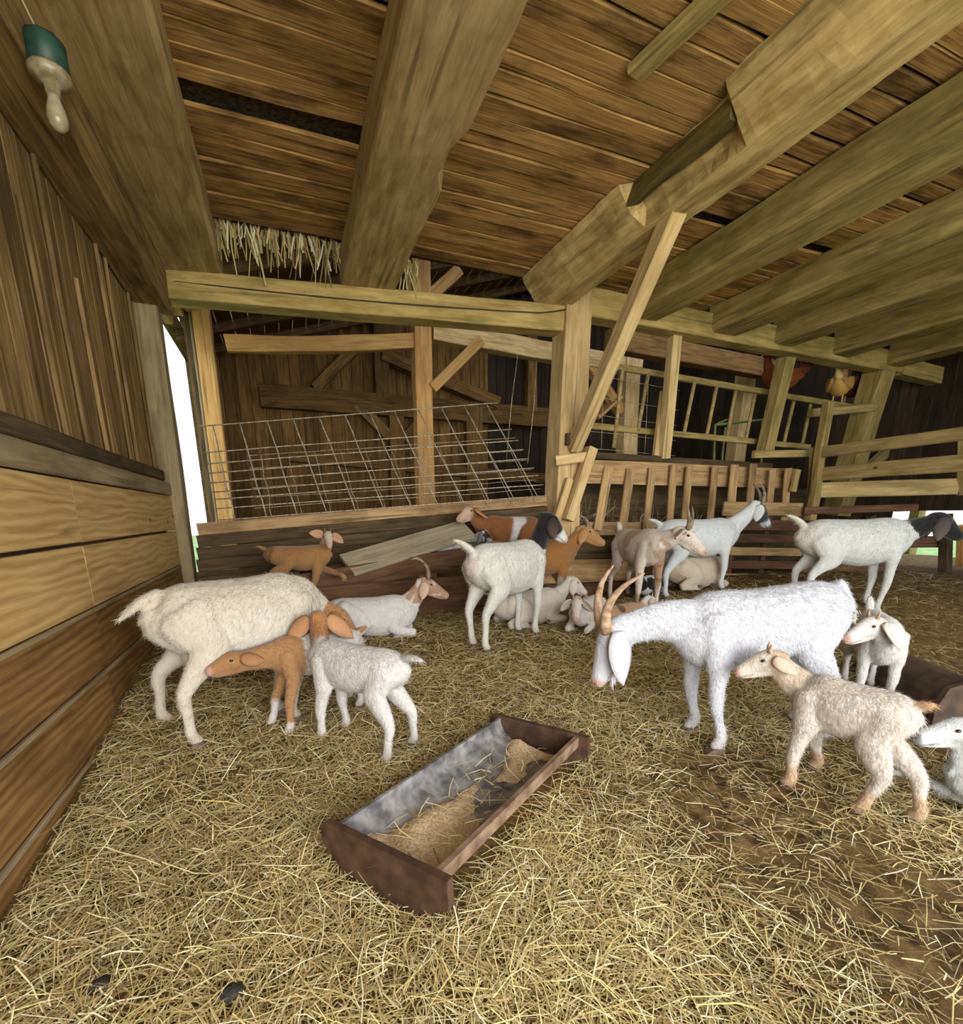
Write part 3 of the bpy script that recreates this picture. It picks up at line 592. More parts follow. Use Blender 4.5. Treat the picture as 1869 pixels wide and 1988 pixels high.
# ------------------------------------------------------------------ straw
PAL = np.array([lin(h) for h in ('d9c385', 'e8d9a6', 'ccb678', 'b5a163', 'f0e6c0', 'a8935a', 'c4a96c', '8f7848')])
PAL = PAL*.95+PAL.mean(1, keepdims=True)*.05
def strands(name, label, cat, P, D, Ln, Wd, up, cols, bend):
    """P start (n,3), D unit direction, ribbon with one bend"""
    n = len(P); S = np.cross(D, up); S /= np.linalg.norm(S, axis=1)[:, None]+1e-9; hw = (Wd/2)[:, None]*S
    mid = P+D*(Ln*.5)[:, None]+bend; end = P+D*Ln[:, None]
    V = np.empty((n, 6, 3), np.float32); V[:, 0] = P-hw; V[:, 1] = P+hw; V[:, 2] = mid+hw; V[:, 3] = mid-hw; V[:, 4] = end+hw*.7; V[:, 5] = end-hw*.7
    base = (np.arange(n)*6)[:, None]; q = np.concatenate([base+np.array([0, 1, 2, 3]), base+np.array([3, 2, 4, 5])], 1).reshape(-1, 4)
    me = bpy.data.meshes.new(name); me.vertices.add(n*6); me.vertices.foreach_set('co', V.ravel()); me.loops.add(q.size); me.loops.foreach_set('vertex_index', q.ravel().astype(np.int32))
    me.polygons.add(len(q)); me.polygons.foreach_set('loop_start', np.arange(0, q.size, 4, dtype=np.int32)); me.polygons.foreach_set('loop_total', np.full(len(q), 4, np.int32))
    me.update(calc_edges=True); set_col(me, np.repeat(cols, 6, 0)); me.materials.append(M['straw'])
    o = bpy.data.objects.new(name, me); COL.objects.link(o); tag(o, label, cat, kind='stuff'); return o
def scatter():
    pts = []
    for x0, x1, y0, y1, n in ((-.93, 3.2, .35, 2.2, 62000), (-.93, 4.2, 2.2, 3.4, 36000), (-.93, 4.6, 3.4, 4.8, 26000), (4.2, 8.5, 2.0, 5.0, 12000)):
        x = rng.uniform(x0, x1, n); yy = rng.uniform(y0, y1, n); pts.append(np.stack([x, yy], 1))
    p = np.concatenate(pts); keep = []; zz = []; dd = []
    u = rng.random(len(p))
    ax = (TR[1]-TR[0]); L = ax.length; ax = ax/L
    for i, (x, yy) in enumerate(p):
        d = dirt(x, yy)
        if u[i] < .86*d: continue
        r = Vector((x-TR[0].x, yy-TR[0].y, 0)); al = r.dot(ax); pe = abs(r.x*ax.y-r.y*ax.x)
        ins = -.03 < al < L+.03 and pe < TR[2]
        if ins and (u[i] < .93 or pe > TR[2]*.6 or not .05 < al < L-.12): continue
        keep.append(i); zz.append(floor_z(x, yy)+rough_z(x, yy) if not ins else floor_z(*((TR[0]+TR[1])/2).xy)+.085); dd.append(d)
    p = p[keep]; n = len(p); zz = np.array(zz); dd = np.array(dd)
    az = rng.uniform(0, 2*PI, n); el = rng.normal(0, .16, n); Ln = np.clip(rng.lognormal(-2.6, .55, n), .025, .22)
    D = np.stack([np.cos(az)*np.cos(el), np.sin(az)*np.cos(el), np.sin(el)], 1)
    P = np.concatenate([p, (zz+np.abs(rng.normal(0, .010, n))+.004+np.maximum(0, -np.sin(el)*Ln))[:, None]], 1)
    Wd = rng.uniform(.0018, .0042, n); upv = np.stack([rng.normal(0, .35, n), rng.normal(0, .35, n), np.ones(n)], 1)
    ci = rng.choice(len(PAL), n, p=[.2, .14, .18, .13, .07, .1, .12, .06]); cols = PAL[ci]*(1-.45*dd[:, None]*rng.random(n)[:, None])*rng.uniform(.75, 1.1, n)[:, None]
    bend = rng.normal(0, 1, (n, 3))*(Ln*.07)[:, None]; bend[:, 2] = np.abs(bend[:, 2])
    # keep out of the wall
    P[:, 0] = np.maximum(P[:, 0], -.92); tipx = P[:, 0]+D[:, 0]*Ln; bad = tipx < -.93; D[bad, 0] *= -1
    strands('straw_bedding', 'loose golden straw bedding strewn over the pen floor', 'straw', P, D, Ln, Wd, upv, cols, bend)
scatter()
def hanging(label, boxes, n):
    P = []
    for (xa, xb, ya, yb, z) in boxes:
        for i in range(n): P.append((rng.uniform(xa, xb), rng.uniform(ya, yb), z))
    P = np.array(P); m = len(P); D = np.stack([rng.normal(0, .16, m), rng.normal(0, .16, m), -np.ones(m)], 1); D /= np.linalg.norm(D, axis=1)[:, None]
    strands('hanging_straw', label, 'straw', P, D, np.clip(rng.lognormal(-1.75, .5, m), .05, .42), rng.uniform(.005, .02, m), np.stack([rng.normal(0, .3, m), -np.ones(m), np.zeros(m)], 1), PAL[rng.choice(len(PAL), m)]*.8, rng.normal(0, .01, (m, 3)))
hanging('dry straw hanging through the ceiling edge left of the middle joist', [(-.3, .75, 5.4, 5.5, 3.7)], 170)
hanging('small tuft of straw hanging right of the middle joist', [(1.3, 1.5, 5.42, 5.5, 3.66)], 40)

# ------------------------------------------------------------------ goats
def crom(P, sub):
    """Catmull-Rom through rows of array P"""
    P = np.asarray(P, float); n = len(P); out = []; ts = []
    for i in range(n-1):
        p0, p1, p2, p3 = P[max(i-1, 0)], P[i], P[i+1], P[min(i+2, n-1)]
        for k in range(sub):
            t = k/sub; out.append(.5*((2*p1)+(p2-p0)*t+(2*p0-5*p1+4*p2-p3)*t*t+(3*p1-p0-3*p2+p3)*t**3)); ts.append((i+t)/(n-1))
    out.append(P[-1]); ts.append(1.0); return np.array(out), np.array(ts)
class Body:
    def __init__(s): s.V = []; s.F = []; s.sc = []; s.sr = []; s.sp = []; s.st = []
    def tube(s, part, pts, hint, sub=4, n=14):
        """pts rows: x,y,z, half-width (along hint), half-height"""
        R, ts = crom(pts, sub); m = len(R); C = R[:, :3]; hint = np.asarray(hint, float)
        T = np.gradient(C, axis=0); T /= np.linalg.norm(T, axis=1)[:, None]+1e-9
        rows = []
        def ring(c, t, a, b):
            si = hint-t*(hint@t); si /= np.linalg.norm(si)+1e-9; u = np.cross(si, t)
            return [c+si*a*math.cos(2*PI*k/n)+u*b*math.sin(2*PI*k/n) for k in range(n)]
        a0, b0 = R[0, 3:5]; a1, b1 = R[-1, 3:5]
        rows.append(ring(C[0]-T[0]*min(a0, b0)*.5, T[0], a0*.72, b0*.72))
        for i in range(m): rows.append(ring(C[i], T[i], max(R[i, 3], .004), max(R[i, 4], .004)))
        rows.append(ring(C[-1]+T[-1]*min(a1, b1)*.5, T[-1], a1*.72, b1*.72))
        b = len(s.V)
        for r in rows: s.V.extend(r)
        k = len(rows)
        for i in range(k-1):
            for j in range(n): s.F.append((b+i*n+j, b+i*n+(j+1) % n, b+(i+1)*n+(j+1) % n, b+(i+1)*n+j))
        s.F.append(tuple(b+j for j in range(n))[::-1]); s.F.append(tuple(b+(k-1)*n+j for j in range(n)))
        for i in range(m): s.sc.append(C[i]); s.sr.append((R[i, 3]+R[i, 4])/2); s.sp.append(part); s.st.append(ts[i])
    def solid(s, voxel, smooth):
        me = bpy.data.meshes.new('tmp'); me.from_pydata([tuple(v) for v in s.V], [], s.F); me.update()
        bm = bmesh.new(); bm.from_mesh(me); bmesh.ops.recalc_face_normals(bm, faces=bm.faces); bm.to_mesh(me); bm.free()
        o = bpy.data.objects.new('tmp', me); COL.objects.link(o)
        r = o.modifiers.new('r', 'REMESH'); r.mode = 'VOXEL'; r.voxel_size = voxel; r.use_smooth_shade = True
        k = o.modifiers.new('s', 'SMOOTH'); k.factor = .5; k.iterations = smooth
        dg = bpy.context.evaluated_depsgraph_get(); out = bpy.data.meshes.new_from_object(o.evaluated_get(dg)); bpy.data.objects.remove(o); bpy.data.meshes.remove(me)
        out.polygons.foreach_set('use_smooth', [True]*len(out.polygons)); return out
    def where(s, out):
        n = len(out.vertices); co = np.empty(n*3, np.float32); out.vertices.foreach_get('co', co); co = co.reshape(-1, 3)
        C = np.array(s.sc, np.float32); R = np.array(s.sr, np.float32); best = np.empty(n, int)
        for i in range(0, n, 4000):
            d = np.linalg.norm(co[i:i+4000, None]-C[None], axis=2)-R[None]; best[i:i+4000] = d.argmin(1)
        return co, np.array(s.sp)[best], np.array(s.st)[best]
class D_: pass
TORSO, NECK, HEAD, FLEG, FREG, HLEG, HREG, TAIL, UDDER = range(9)
def dirv(az, el):
    a, e = math.radians(az), math.radians(el); return np.array([math.cos(a)*math.cos(e), math.sin(a)*math.cos(e), math.sin(e)])
def ss(a, b, x): 
    t = np.clip((x-a)/(b-a), 0, 1); return t*t*(3-2*t)
WHITE = lin('e9e4df'); CREAM = lin('e3d3bd'); TAN = lin('b98353'); BROWN = lin('a06a3a'); DKBROWN = lin('6b4124'); BLACK = lin('1d1b1c'); PINK = lin('d9a794'); GREY = lin('8f8f92')
GOATS = []; COATDIM = .68; KEYS = {}
def goat(name, label, at, hd, s=1.0, L=1.0, G=1.0, HS=1.0, LT=1.0, pose='stand', feet=None, neck=(0, 45, 1.0), head=(0, -25), tail=(180, 35, .15), horn=None, ear=(70, -50, .17), coat=None, base=WHITE, earcol=None, z=None, udder=0, beard=None, drop=0.0, cat='goat', curlneck=0.0, hornmat='horn', group=None, tailcol=None, wool=0.0, nose=PINK, hornp=None, snout=1.0, tilt=0.0, twist=20, fur=0, furlen=.022):
    """at: world x,y of the middle of the goat; hd: heading in degrees; feet: world points (fl, fr, hl, hr) or None each"""
    gz = floor_z(*at) if z is None else z
    root = empty(name, (at[0], at[1], gz), math.radians(hd)); tag(root, label, cat, group)
    B = Body(); ca, sa = math.cos(math.radians(-hd)), math.sin(math.radians(-hd))
    def toloc(w): dx, dy = w[0]-at[0], w[1]-at[1]; return (dx*ca-dy*sa, dx*sa+dy*ca, (w[2] if len(w) > 2 else floor_z(w[0], w[1]))-gz)
    lying = pose == 'lie'; dz = -.345 if lying else -drop
    S = lambda *p: np.array(p)*s
    top = [(-.41, .655, .05, .045), (-.375, .695, .10, .085), (-.28, .735, .15, .125), (-.10, .735, .18, .15), (.08, .735, .195, .155), (.22, .75, .19, .135), (.32, .745, .165, .11), (.40, .70, .10, .075), (.43, .66, .05, .045)]
    wl_ = 1.12 if lying else 1.0
    B.tube(TORSO, [(x*L*s, 0, (zt-h*G+dz-tilt*x)*s, w*G*wl_*s, h*G*s) for x, zt, h, w in top], (0, 1, 0), 4, 18)
    zb = lambda x_, k: (.75-.19*G*k)
    # neck
    na, ne, nl = neck; nd = dirv(na, ne); nb = np.array([.31*L, 0, .70-.10*G+dz-tilt*.3]); nlen = .33*nl
    hp = nb+nd*nlen; mid = nb+nd*nlen*.5+np.array([.015, 0, curlneck])
    side = np.cross([0, 0, 1], nd); side /= np.linalg.norm(side)+1e-9
    B.tube(NECK, [tuple((nb-np.array([.08, 0, .05]))*s)+(.085*G*s, .13*G*s), tuple(nb*s)+(.078*G*s, .125*G*s), tuple(mid*s)+(.058*s*(.6+.4*HS), .088*s*(.6+.4*HS)), tuple(hp*s)+(.052*HS*s, .068*HS*s)], side, 5, 14)
    # head
    ha, he = head; hf = dirv(ha, he); hl = np.cross([0, 0, 1.], hf); hl /= np.linalg.norm(hl)+1e-9; hu = np.cross(hf, hl); k = HS*s
    h0 = hp*s+hu*.012*k
    fs = lambda f: f if f < .08 else .08+(f-.08)*snout
    HP = lambda f, l, u: h0+(hf*fs(f)+hl*l+hu*u)*k
    B.tube(HEAD, [tuple(HP(f, 0, u))+(w*k, h*k) for f, u, w, h in ((-.045, -.01, .044, .05), (.0, 0, .056, .068), (.05, .004, .060, .072), (.10, .0, .051, .062), (.15, -.010, .042, .052), (.20, -.022, .039, .046), (.235, -.028, .039, .042), (.258, -.032, .031, .034))], hl, 3, 14)
    B.tube(HEAD, [tuple(HP(f, 0, u))+(w*k, h*k) for f, u, w, h in ((.0, -.05, .036, .035), (.08, -.058, .034, .03), (.17, -.062, .027, .022), (.225, -.06, .024, .016))], hl, 3, 10)
    # legs
    foots = []
    def leg(part, sx, sy, i):
        front = sx > 0; f = feet[i] if feet and feet[i] is not None else None
        t_ = LT
        if lying and f is None:
            if front: J = [(.26*L, sy*.10, .26, .05, .08), (.20*L, sy*.13, .11, .04, .055), (.40*L, sy*.12, .055, .033, .036), (.30*L, sy*.105, .035, .026, .026), (.21*L, sy*.10, .03, .026, .026)]
            else: J = [(-.26*L, sy*.09, .27, .08, .12), (-.07*L, sy*.17, .17, .055, .085), (-.30*L, sy*.175, .055, .035, .04), (-.16*L, sy*.19, .035, .026, .026), (-.06*L, sy*.19, .03, .026, .026)]
            foots.append((np.array(J[-1][:3]), np.array([-1. if front else 1., 0, 0])))
        else:
            fx, fy, fz = (np.array(toloc(f))/s) if f is not None else (.27*L if front else -.31*L, sy*.10, (floor_z(at[0]+(ca*(.27 if front else -.31)*L*s+sa*sy*.1*s), at[1]+(-sa*(.27 if front else -.31)*L*s+ca*sy*.1*s))-gz)/s if z is None else 0)
            hz = dz
            if front:
                a = np.array([.275*L, sy*.085*G, .62+hz]); e = np.array([.255*L, sy*.10*G, .43+hz-tilt*.26]); ft = np.array([fx, fy, fz]); fe = ft+np.array([-.018, 0, .075]); kn = e*.47+fe*.53+np.array([.018, 0, 0])
                J = [(*a, .045*t_, .085), (*e, .046*t_, .058*t_), (*(e*.6+kn*.4), .036*t_, .042*t_), (*kn, .031*t_, .034*t_), (*(kn*.45+fe*.55), .021*t_, .024*t_), (*fe, .025*t_, .028*t_), (*(ft+np.array([.008, 0, .03])), .024*t_, .03*t_)]
            else:
                a = np.array([-.27*L, sy*.075*G, .60+hz+tilt*.27]); e = np.array([-.20*L, sy*.105*G, .44+hz+tilt*.2]); ft = np.array([fx, fy, fz]); fe = ft+np.array([-.018, 0, .075]); hk = np.array([e[0]*.45+ft[0]*.55-.075, e[1]*.4+ft[1]*.6, ft[2]+.27+(hz*.4)])
                J = [(*a, .075*G, .13*G), (*e, .06*G, .10*G), (*(e*.5+hk*.5), .043*t_, .058*t_), (*hk, .029*t_, .036*t_), (*(hk*.45+fe*.55), .021*t_, .025*t_), (*fe, .025*t_, .028*t_), (*(ft+np.array([.008, 0, .03])), .024*t_, .03*t_)]
            foots.append((ft, np.array([1., 0, 0])))
        B.tube(part, [tuple(np.array(j[:3])*s)+(j[3]*s, j[4]*s) for j in J], (0, 1, 0), 4, 12)
    leg(FLEG, 1, 1, 0); leg(FREG, 1, -1, 1); leg(HLEG, -1, 1, 2); leg(HREG, -1, -1, 3)
    # tail: flat, bushy
    ta, te, tl = tail; td = dirv(ta, te); tb = np.array([-.385*L, 0, .70-.02+dz+tilt*.38])
    B.tube(TAIL, [tuple((tb+td*tl*f+np.array([0, 0, -.25*tl*f*f]))*s)+(w*s, h*s) for f, w, h in ((-.25, .03, .03), (.1, .032, .028), (.5, .034, .022), (.85, .026, .015), (1.05, .012, .009))], np.cross(td, [0, 0, 1.])+1e-4, 4, 10)
    if udder: B.tube(UDDER, [tuple(S(-.20*L, 0, .46+dz))+(.07*s, .07*s), tuple(S(-.22*L, 0, .38+dz))+(.085*s*udder, .08*s*udder), tuple(S(-.22*L, 0, .31+dz))+(.06*s*udder, .055*s*udder)], (0, 1, 0), 3, 12)
    me = B.solid(max(.0058, .0105*s), 4)
    co, part, t = B.where(me)
    d = D_(); d.part = part; d.t = t; d.x, d.y, d.z = co[:, 0]/s, co[:, 1]/s, co[:, 2]/s
    seed = random.uniform(0, 90)
    d.n1 = np.array([mnoise.noise(Vector((a*4/s+seed, b*4/s, c*4/s))) for a, b, c in co]); d.n2 = np.array([mnoise.noise(Vector((a*16/s+seed, b*16/s, c*16/s))) for a, b, c in co])
    cols = np.tile(np.array(base, np.float32), (len(co), 1))
    def mixc(c, w): 
        nonlocal cols
        w = np.clip(w, 0, 1)[:, None]; cols = cols*(1-w)+np.array(c, np.float32)*w
    if coat:
        for c, fn in coat: mixc(c, fn(d))
    hco = (co-h0)@np.stack([hf, hl, hu], 1)/k; hco[:, 0] = np.where(hco[:, 0] < .08, hco[:, 0], .08+(hco[:, 0]-.08)/snout)     # head frame coordinates
    ish = (part == HEAD)
    mixc(nose, ish*ss(.225, .25, hco[:, 0])*.8)
    mixc(np.array(nose)*.35, ish*(np.abs(np.abs(hco[:, 1])-.016) < .009)*(np.abs(hco[:, 0]-.25) < .018)*(np.abs(hco[:, 2]+.022) < .012)*1.0)
    mixc(np.array(nose)*.55, ish*(np.abs(hco[:, 2]+.056) < .0055)*ss(.13, .16, hco[:, 0])*.7)
    mixc(PINK, ish*(np.hypot(hco[:, 0]-.07, hco[:, 2]-.028) < .022)*(np.abs(hco[:, 1]) > .03)*.25)
    leg_ = (part >= FLEG) & (part <= HREG)
    mixc(lin('b39a78'), leg_*ss(.70, 1.0, t+.15*d.n1)*.3)
    cols *= (1+.05*d.n2+.04*d.n1)[:, None]
    if wool:
        nr = np.empty(len(co)*3, np.float32); me.vertices.foreach_get('normal', nr); nr = nr.reshape(-1, 3)
        amp = wool*s*np.where(ish, .25, 1.0); co2 = co+nr*(amp*(d.n2*.8+np.array([mnoise.noise(Vector((a*40/s, b*40/s, c*18/s))) for a, b, c in co])*.6))[:, None]; me.vertices.foreach_set('co', co2.astype(np.float32).ravel()); me.update()
    cols *= COATDIM
    set_col(me, cols); me.materials.append(M['coat'])
    bo = bpy.data.objects.new('body', me); COL.objects.link(bo); bo.parent = root
    KEYS[label] = [Matrix.LocRotScale(root.location, root.rotation_euler, None) @ Vector(q) for q in (tb*s, S(.25*L, 0, .75+dz-tilt*.25), HP(.0, 0, .06), HP(.26, 0, -.03))]
    if fur:
        nr = np.empty(len(me.vertices)*3, np.float32); me.vertices.foreach_get('normal', nr); nr = nr.reshape(-1, 3); cc_ = np.empty(len(me.vertices)*3, np.float32); me.vertices.foreach_get('co', cc_); cc_ = cc_.reshape(-1, 3)
        ok = np.flatnonzero(~(ish & (hco[:, 0] > .1))); ix = rng.choice(ok, fur); jit = rng.normal(0, .006*s, (fur, 3)); Pn = nr[ix]; Pp = cc_[ix]+jit-Pn*(jit*Pn).sum(1)[:, None]
        fl_ = np.array([-.75, 0, -.75])+rng.normal(0, .35, (fur, 3)); fl_ -= Pn*(fl_*Pn).sum(1)[:, None]; fl_ /= np.linalg.norm(fl_, axis=1)[:, None]+1e-9
        fl_ = fl_+Pn*rng.uniform(.12, .45, (fur, 1)); ln_ = furlen*s*rng.uniform(.6, 1.4, fur)*np.where(ish[ix], .5, np.where(leg_[ix], .7, 1.0)); sd_ = np.cross(fl_, Pn); sd_ /= np.linalg.norm(sd_, axis=1)[:, None]+1e-9
        V = np.empty((fur, 3, 3), np.float32); V[:, 0] = Pp-sd_*.0013*s; V[:, 1] = Pp+sd_*.0013*s; V[:, 2] = Pp+fl_*ln_[:, None]
        fm = bpy.data.meshes.new('fur'); fm.vertices.add(fur*3); fm.vertices.foreach_set('co', V.ravel()); fm.loops.add(fur*3); fm.loops.foreach_set('vertex_index', np.arange(fur*3, dtype=np.int32)); fm.polygons.add(fur)
        fm.polygons.foreach_set('loop_start', np.arange(0, fur*3, 3, dtype=np.int32)); fm.polygons.foreach_set('loop_total', np.full(fur, 3, np.int32)); fm.update(calc_edges=True)
        set_col(fm, np.repeat(cols[ix]*rng.uniform(.9, 1.1, (fur, 1)), 3, 0)); fm.materials.append(M['earskin']); fo = bpy.data.objects.new('fur', fm); COL.objects.link(fo); fo.parent = root; fo['kind'] = 'stuff'
    # ears
    eaz, eel, el_ = ear
    ec = np.array(earcol)*COATDIM if earcol is not None else np.array(cols[ish & (hco[:, 0] < .05)].mean(0))
    for sg in (1, -1):
        e0 = HP(.005, sg*.052, .025); e = dirv(0, 0)
        ea = math.radians(eaz if not isinstance(eaz, tuple) else eaz[0 if sg > 0 else 1]); ev = math.radians(eel if not isinstance(eel, tuple) else eel[0 if sg > 0 else 1])
        dr = (hl*sg*math.sin(ea)-hf*math.cos(ea))*math.cos(ev)
        dr = dr/np.linalg.norm(dr)*math.cos(ev)+np.array([0, 0, 1.])*math.sin(ev); dr /= np.linalg.norm(dr)
        wv = np.cross(dr, hl*sg+.25*np.array([0, 0, 1.])); wv /= np.linalg.norm(wv); nv = np.cross(wv, dr); tw = math.radians(twist)*sg; wv, nv = wv*math.cos(tw)+nv*math.sin(tw), nv*math.cos(tw)-wv*math.sin(tw)
        V = []; F = []; NL, NW = 9, 4; le = el_*k/.17*.17
        for side_ in (0, 1):
            for i in range(NL+1):
                f = i/NL; w = .050*k*(el_/.17)**.5*(math.sin(PI*min(1, (f*.93+.07)**.8))**.75)+.003*k; w = w if f < 1 else .002*k
                for j in range(NW+1):
                    g = -1+2*j/NW; p = e0+dr*(f*le)+wv*(g*w)+nv*((.018*k*(1-g*g)*(1-f*.5))+(.006*k*(1-f)+.0015*k)*(1 if side_ else -1)-.03*k*f*f*(eel if not isinstance(eel, tuple) else 0)*0)
                    V.append(p)
        m_ = (NL+1)*(NW+1)
        for i in range(NL):
            for j in range(NW):
                a = i*(NW+1)+j; F.append((a, a+1, a+NW+2, a+NW+1)); F.append((m_+a, m_+a+NW+1, m_+a+NW+2, m_+a+1))
        edge = [j for j in range(NW+1)]+[i*(NW+1)+NW for i in range(1, NL+1)]+[NL*(NW+1)+j for j in range(NW-1, -1, -1)]+[i*(NW+1) for i in range(NL-1, 0, -1)]
        for i in range(len(edge)): a, b = edge[i], edge[(i+1) % len(edge)]; F.append((a, m_+a, m_+b, b))
        eo = mesh_obj('ear', V, F, M['earskin'], root, True); cc = np.tile(ec, (len(V), 1)); fr_ = np.array([(i // (NW+1)) % (NL+1) for i in range(len(V))])/NL
        set_col(eo.data, cc*(1-.12*fr_[:, None])+np.array(PINK)*.10*fr_[:, None])
        # eye
        ep = HP(.068, sg*.0525, .026); V = []; F = []; nn, mm = 8, 6
        for i in range(mm+1):
            for j in range(nn):
                th = PI*i/mm; ph = 2*PI*j/nn; q_ = np.array([.0125*math.sin(th)*math.cos(ph), .010*math.sin(th)*math.sin(ph), .0085*math.cos(th)])*k*1.1; V.append(ep+hf*q_[0]+hl*q_[1]+hu*q_[2])
        for i in range(mm):
            for j in range(nn): F.append((i*nn+j, i*nn+(j+1) % nn, (i+1)*nn+(j+1) % nn, (i+1)*nn+j))
        mesh_obj('eye', V, F, M['eye'], root, True)
        if horn:
            if hornp: ctrl, r0 = hornp
            elif horn == 'kid': ctrl, r0 = [(.02, .03, .055), (.012, .036, .085), (.0, .04, .112)], .013
            else: ctrl, r0 = [(.03, .024, .055), (.0, .036, .13), (-.06, .055, .19), (-.14, .08, .21), (-.2, .10, .18)], .023
            pts, _ = crom([HP(f, sg*l, u) for f, l, u in ctrl], 5)
            V = []; F = []; nn = 8; pm = len(pts); T = np.gradient(pts, axis=0)
            for i in range(pm):
                tt = T[i]/np.linalg.norm(T[i]); a = hl-tt*(hl@tt); a /= np.linalg.norm(a); b = np.cross(tt, a); f = i/(pm-1); r = r0*k*(1-f)**.75+.002*k; r *= 1+.06*math.sin(i*2.6)
                for j in range(nn): V.append(pts[i]+a*r*.75*math.cos(2*PI*j/nn)+b*r*math.sin(2*PI*j/nn))
            for i in range(pm-1):
                for j in range(nn): F.append((i*nn+j, i*nn+(j+1) % nn, (i+1)*nn+(j+1) % nn, (i+1)*nn+j))
            F.append(tuple(range(nn))[::-1]); F.append(tuple((pm-1)*nn+j for j in range(nn)))
            mesh_obj('horn', V, F, M[hornmat], root, True)
    # hooves: two toes each
    for ft, fd in foots:
        V = []; F = []
        for sy in (-1, 1):
            b = len(V); y0, y1 = sy*.003, sy*.028*LT
            if lying and False: pass
            for (x, zt_) in ((-.028, .03), (.02, .034), (.05, .006)):
                sh = 1 if x < .03 else .6
                V += [(x, y0, 0), (x, y0+(y1-y0)*sh, 0), (x-.004, y0+(y1-y0)*sh*.85, zt_), (x-.004, y0, zt_)]
            for i in range(2):
                for j in range(4): F.append((b+i*4+j, b+i*4+(j+1) % 4, b+i*4+4+(j+1) % 4, b+i*4+4+j))
            F.append((b, b+1, b+2, b+3)); F.append((b+8, b+9, b+10, b+11))
        sgx = fd[0]; VV = [np.array([(ft[0]+sgx*v[0])*s, (ft[1]+v[1])*s, (ft[2]+v[2]*.95+.001)*s]) for v in V]
        ho = mesh_obj('hoof', VV, F, M['hoof'], root, False)
        bm = bmesh.new(); bm.from_mesh(ho.data); bmesh.ops.recalc_face_normals(bm, faces=bm.faces); bm.to_mesh(ho.data); bm.free()
    if beard:
        V = []; F = []
        for i in range(60):
            f = random.uniform(.10, .2); l = random.uniform(-.015, .015); p = HP(f, l, -.07); q_ = p+np.array([0, 0, -1.])*random.uniform(.5, 1)*beard*k-hf*.02*k+hl*random.uniform(-.02, .02)*k
            b = len(V); V += [p-hf*.004*k, p+hf*.004*k, (p+q_)/2+hf*.004*k+hl*.002, (p+q_)/2-hf*.004*k, q_]; F += [(b, b+1, b+2, b+3), (b+3, b+2, b+4)]
        bd = mesh_obj('beard', V, F, M['earskin'], root); set_col(bd.data, np.tile(np.array(base), (len(V), 1)))
    GOATS.append(root); return root
def g2(*p): q = gnd(*p); return (q.x, q.y, q.z)
def hm(d): return (d.part == HEAD)*1.0
def neckw(d, t0, soft=.12, amp=.15): return ((d.part == NECK)*ss(t0-soft, t0+soft, d.t+amp*d.n1)) + hm(d)

# the cream doe nursing at the left wall
FUR = 16000
goat('goat', 'large cream doe with tan neck standing by the left wall, nursing a brown kid', (-.26, 2.95), 26, s=1.08, L=.97, G=1.12, neck=(-4, -32, .68), head=(-25, -45), feet=[g2(545, 1385), g2(575, 1400), g2(325, 1408), g2(384, 1452)],
     tail=(190, -18, .14), ear=(60, -60, .2), base=lin('e2d6c4'), earcol=TAN, udder=1.0, wool=.003, fur=FUR,
     coat=[(TAN, lambda d: neckw(d, .42)), (lin('d8c3a6'), lambda d: (d.part == TORSO)*ss(.55, .75, d.z)*(.3+.6*d.n1)), (lin('efe9df'), lambda d: (d.part == TORSO)*ss(.6, .4, d.z)*.7)])
goat('kid_goat', 'brown kid with white socks suckling under the cream doe', (.12, 2.86), 200, s=.67, L=.98, G=.9, HS=1.12, LT=1.2, snout=.7, neck=(0, -2, .95), head=(4, -2), feet=[g2(561, 1428), g2(527, 1410), None, None],
     ear=(20, -15, .15), base=lin('b98a5c'), cat='kid', wool=.006, tail=(180, 30, .12), group='kids in the pen', fur=FUR, furlen=.03,
     coat=[(WHITE, lambda d: ((d.part == TORSO)*ss(.16, .12, d.x+.05*d.n1))*1.0), (WHITE, lambda d: ((d.part == FLEG)+(d.part == FREG)*1.0)*ss(.74, .8, d.t)), (WHITE, lambda d: ((d.part == HLEG)+(d.part == HREG)*1.0)), (lin('a8764a'), lambda d: hm(d)*.6), (WHITE, lambda d: (d.part == FREG)*ss(.5, .6, d.t))])
goat('kid_goat', 'white kid with tan head seen from behind, by the doe', (.30, 2.47), 133, s=.74, L=.98, G=.9, HS=1.25, LT=1.2, snout=.82, neck=(-40, 46, .9), head=(-50, -36), feet=[g2(622, 1437), g2(670, 1416), g2(748, 1484), g2(800, 1448)],
     ear=(84, -46, .2), twist=55, base=WHITE, earcol=lin('c89468'), cat='kid', wool=.003, tail=(165, 22, .19), group='kids in the pen', fur=FUR, furlen=.028, coat=[(lin('b97f4e'), lambda d: neckw(d, .55, .1, .1))])
dk = aY(580, 1112, 4.66)
goat('kid_goat', 'tan kid with small horns resting its forelegs over the manger edge', (dk.x, 4.64), -14, s=.66, L=1.0, G=.85, HS=1.05, LT=1.2, snout=.85, pose='lie', z=dk.z-.02, neck=(-25, 62, .8), head=(-78, -22), horn='kid', hornmat='horngrey', group='kids in the pen',
     feet=[tuple(aY(668, 1128, 4.46)), tuple(aY(604, 1165, 4.42)), None, None], ear=((95, 92), (-38, 8), .17), twist=75, base=lin('ad7f4c'), earcol=lin('c89c74'), cat='kid', fur=6000, coat=[(CREAM, lambda d: neckw(d, .75)*.85), (lin('94673a'), lambda d: (d.part == TORSO)*ss(-.15, -.3, d.x)*.8)])
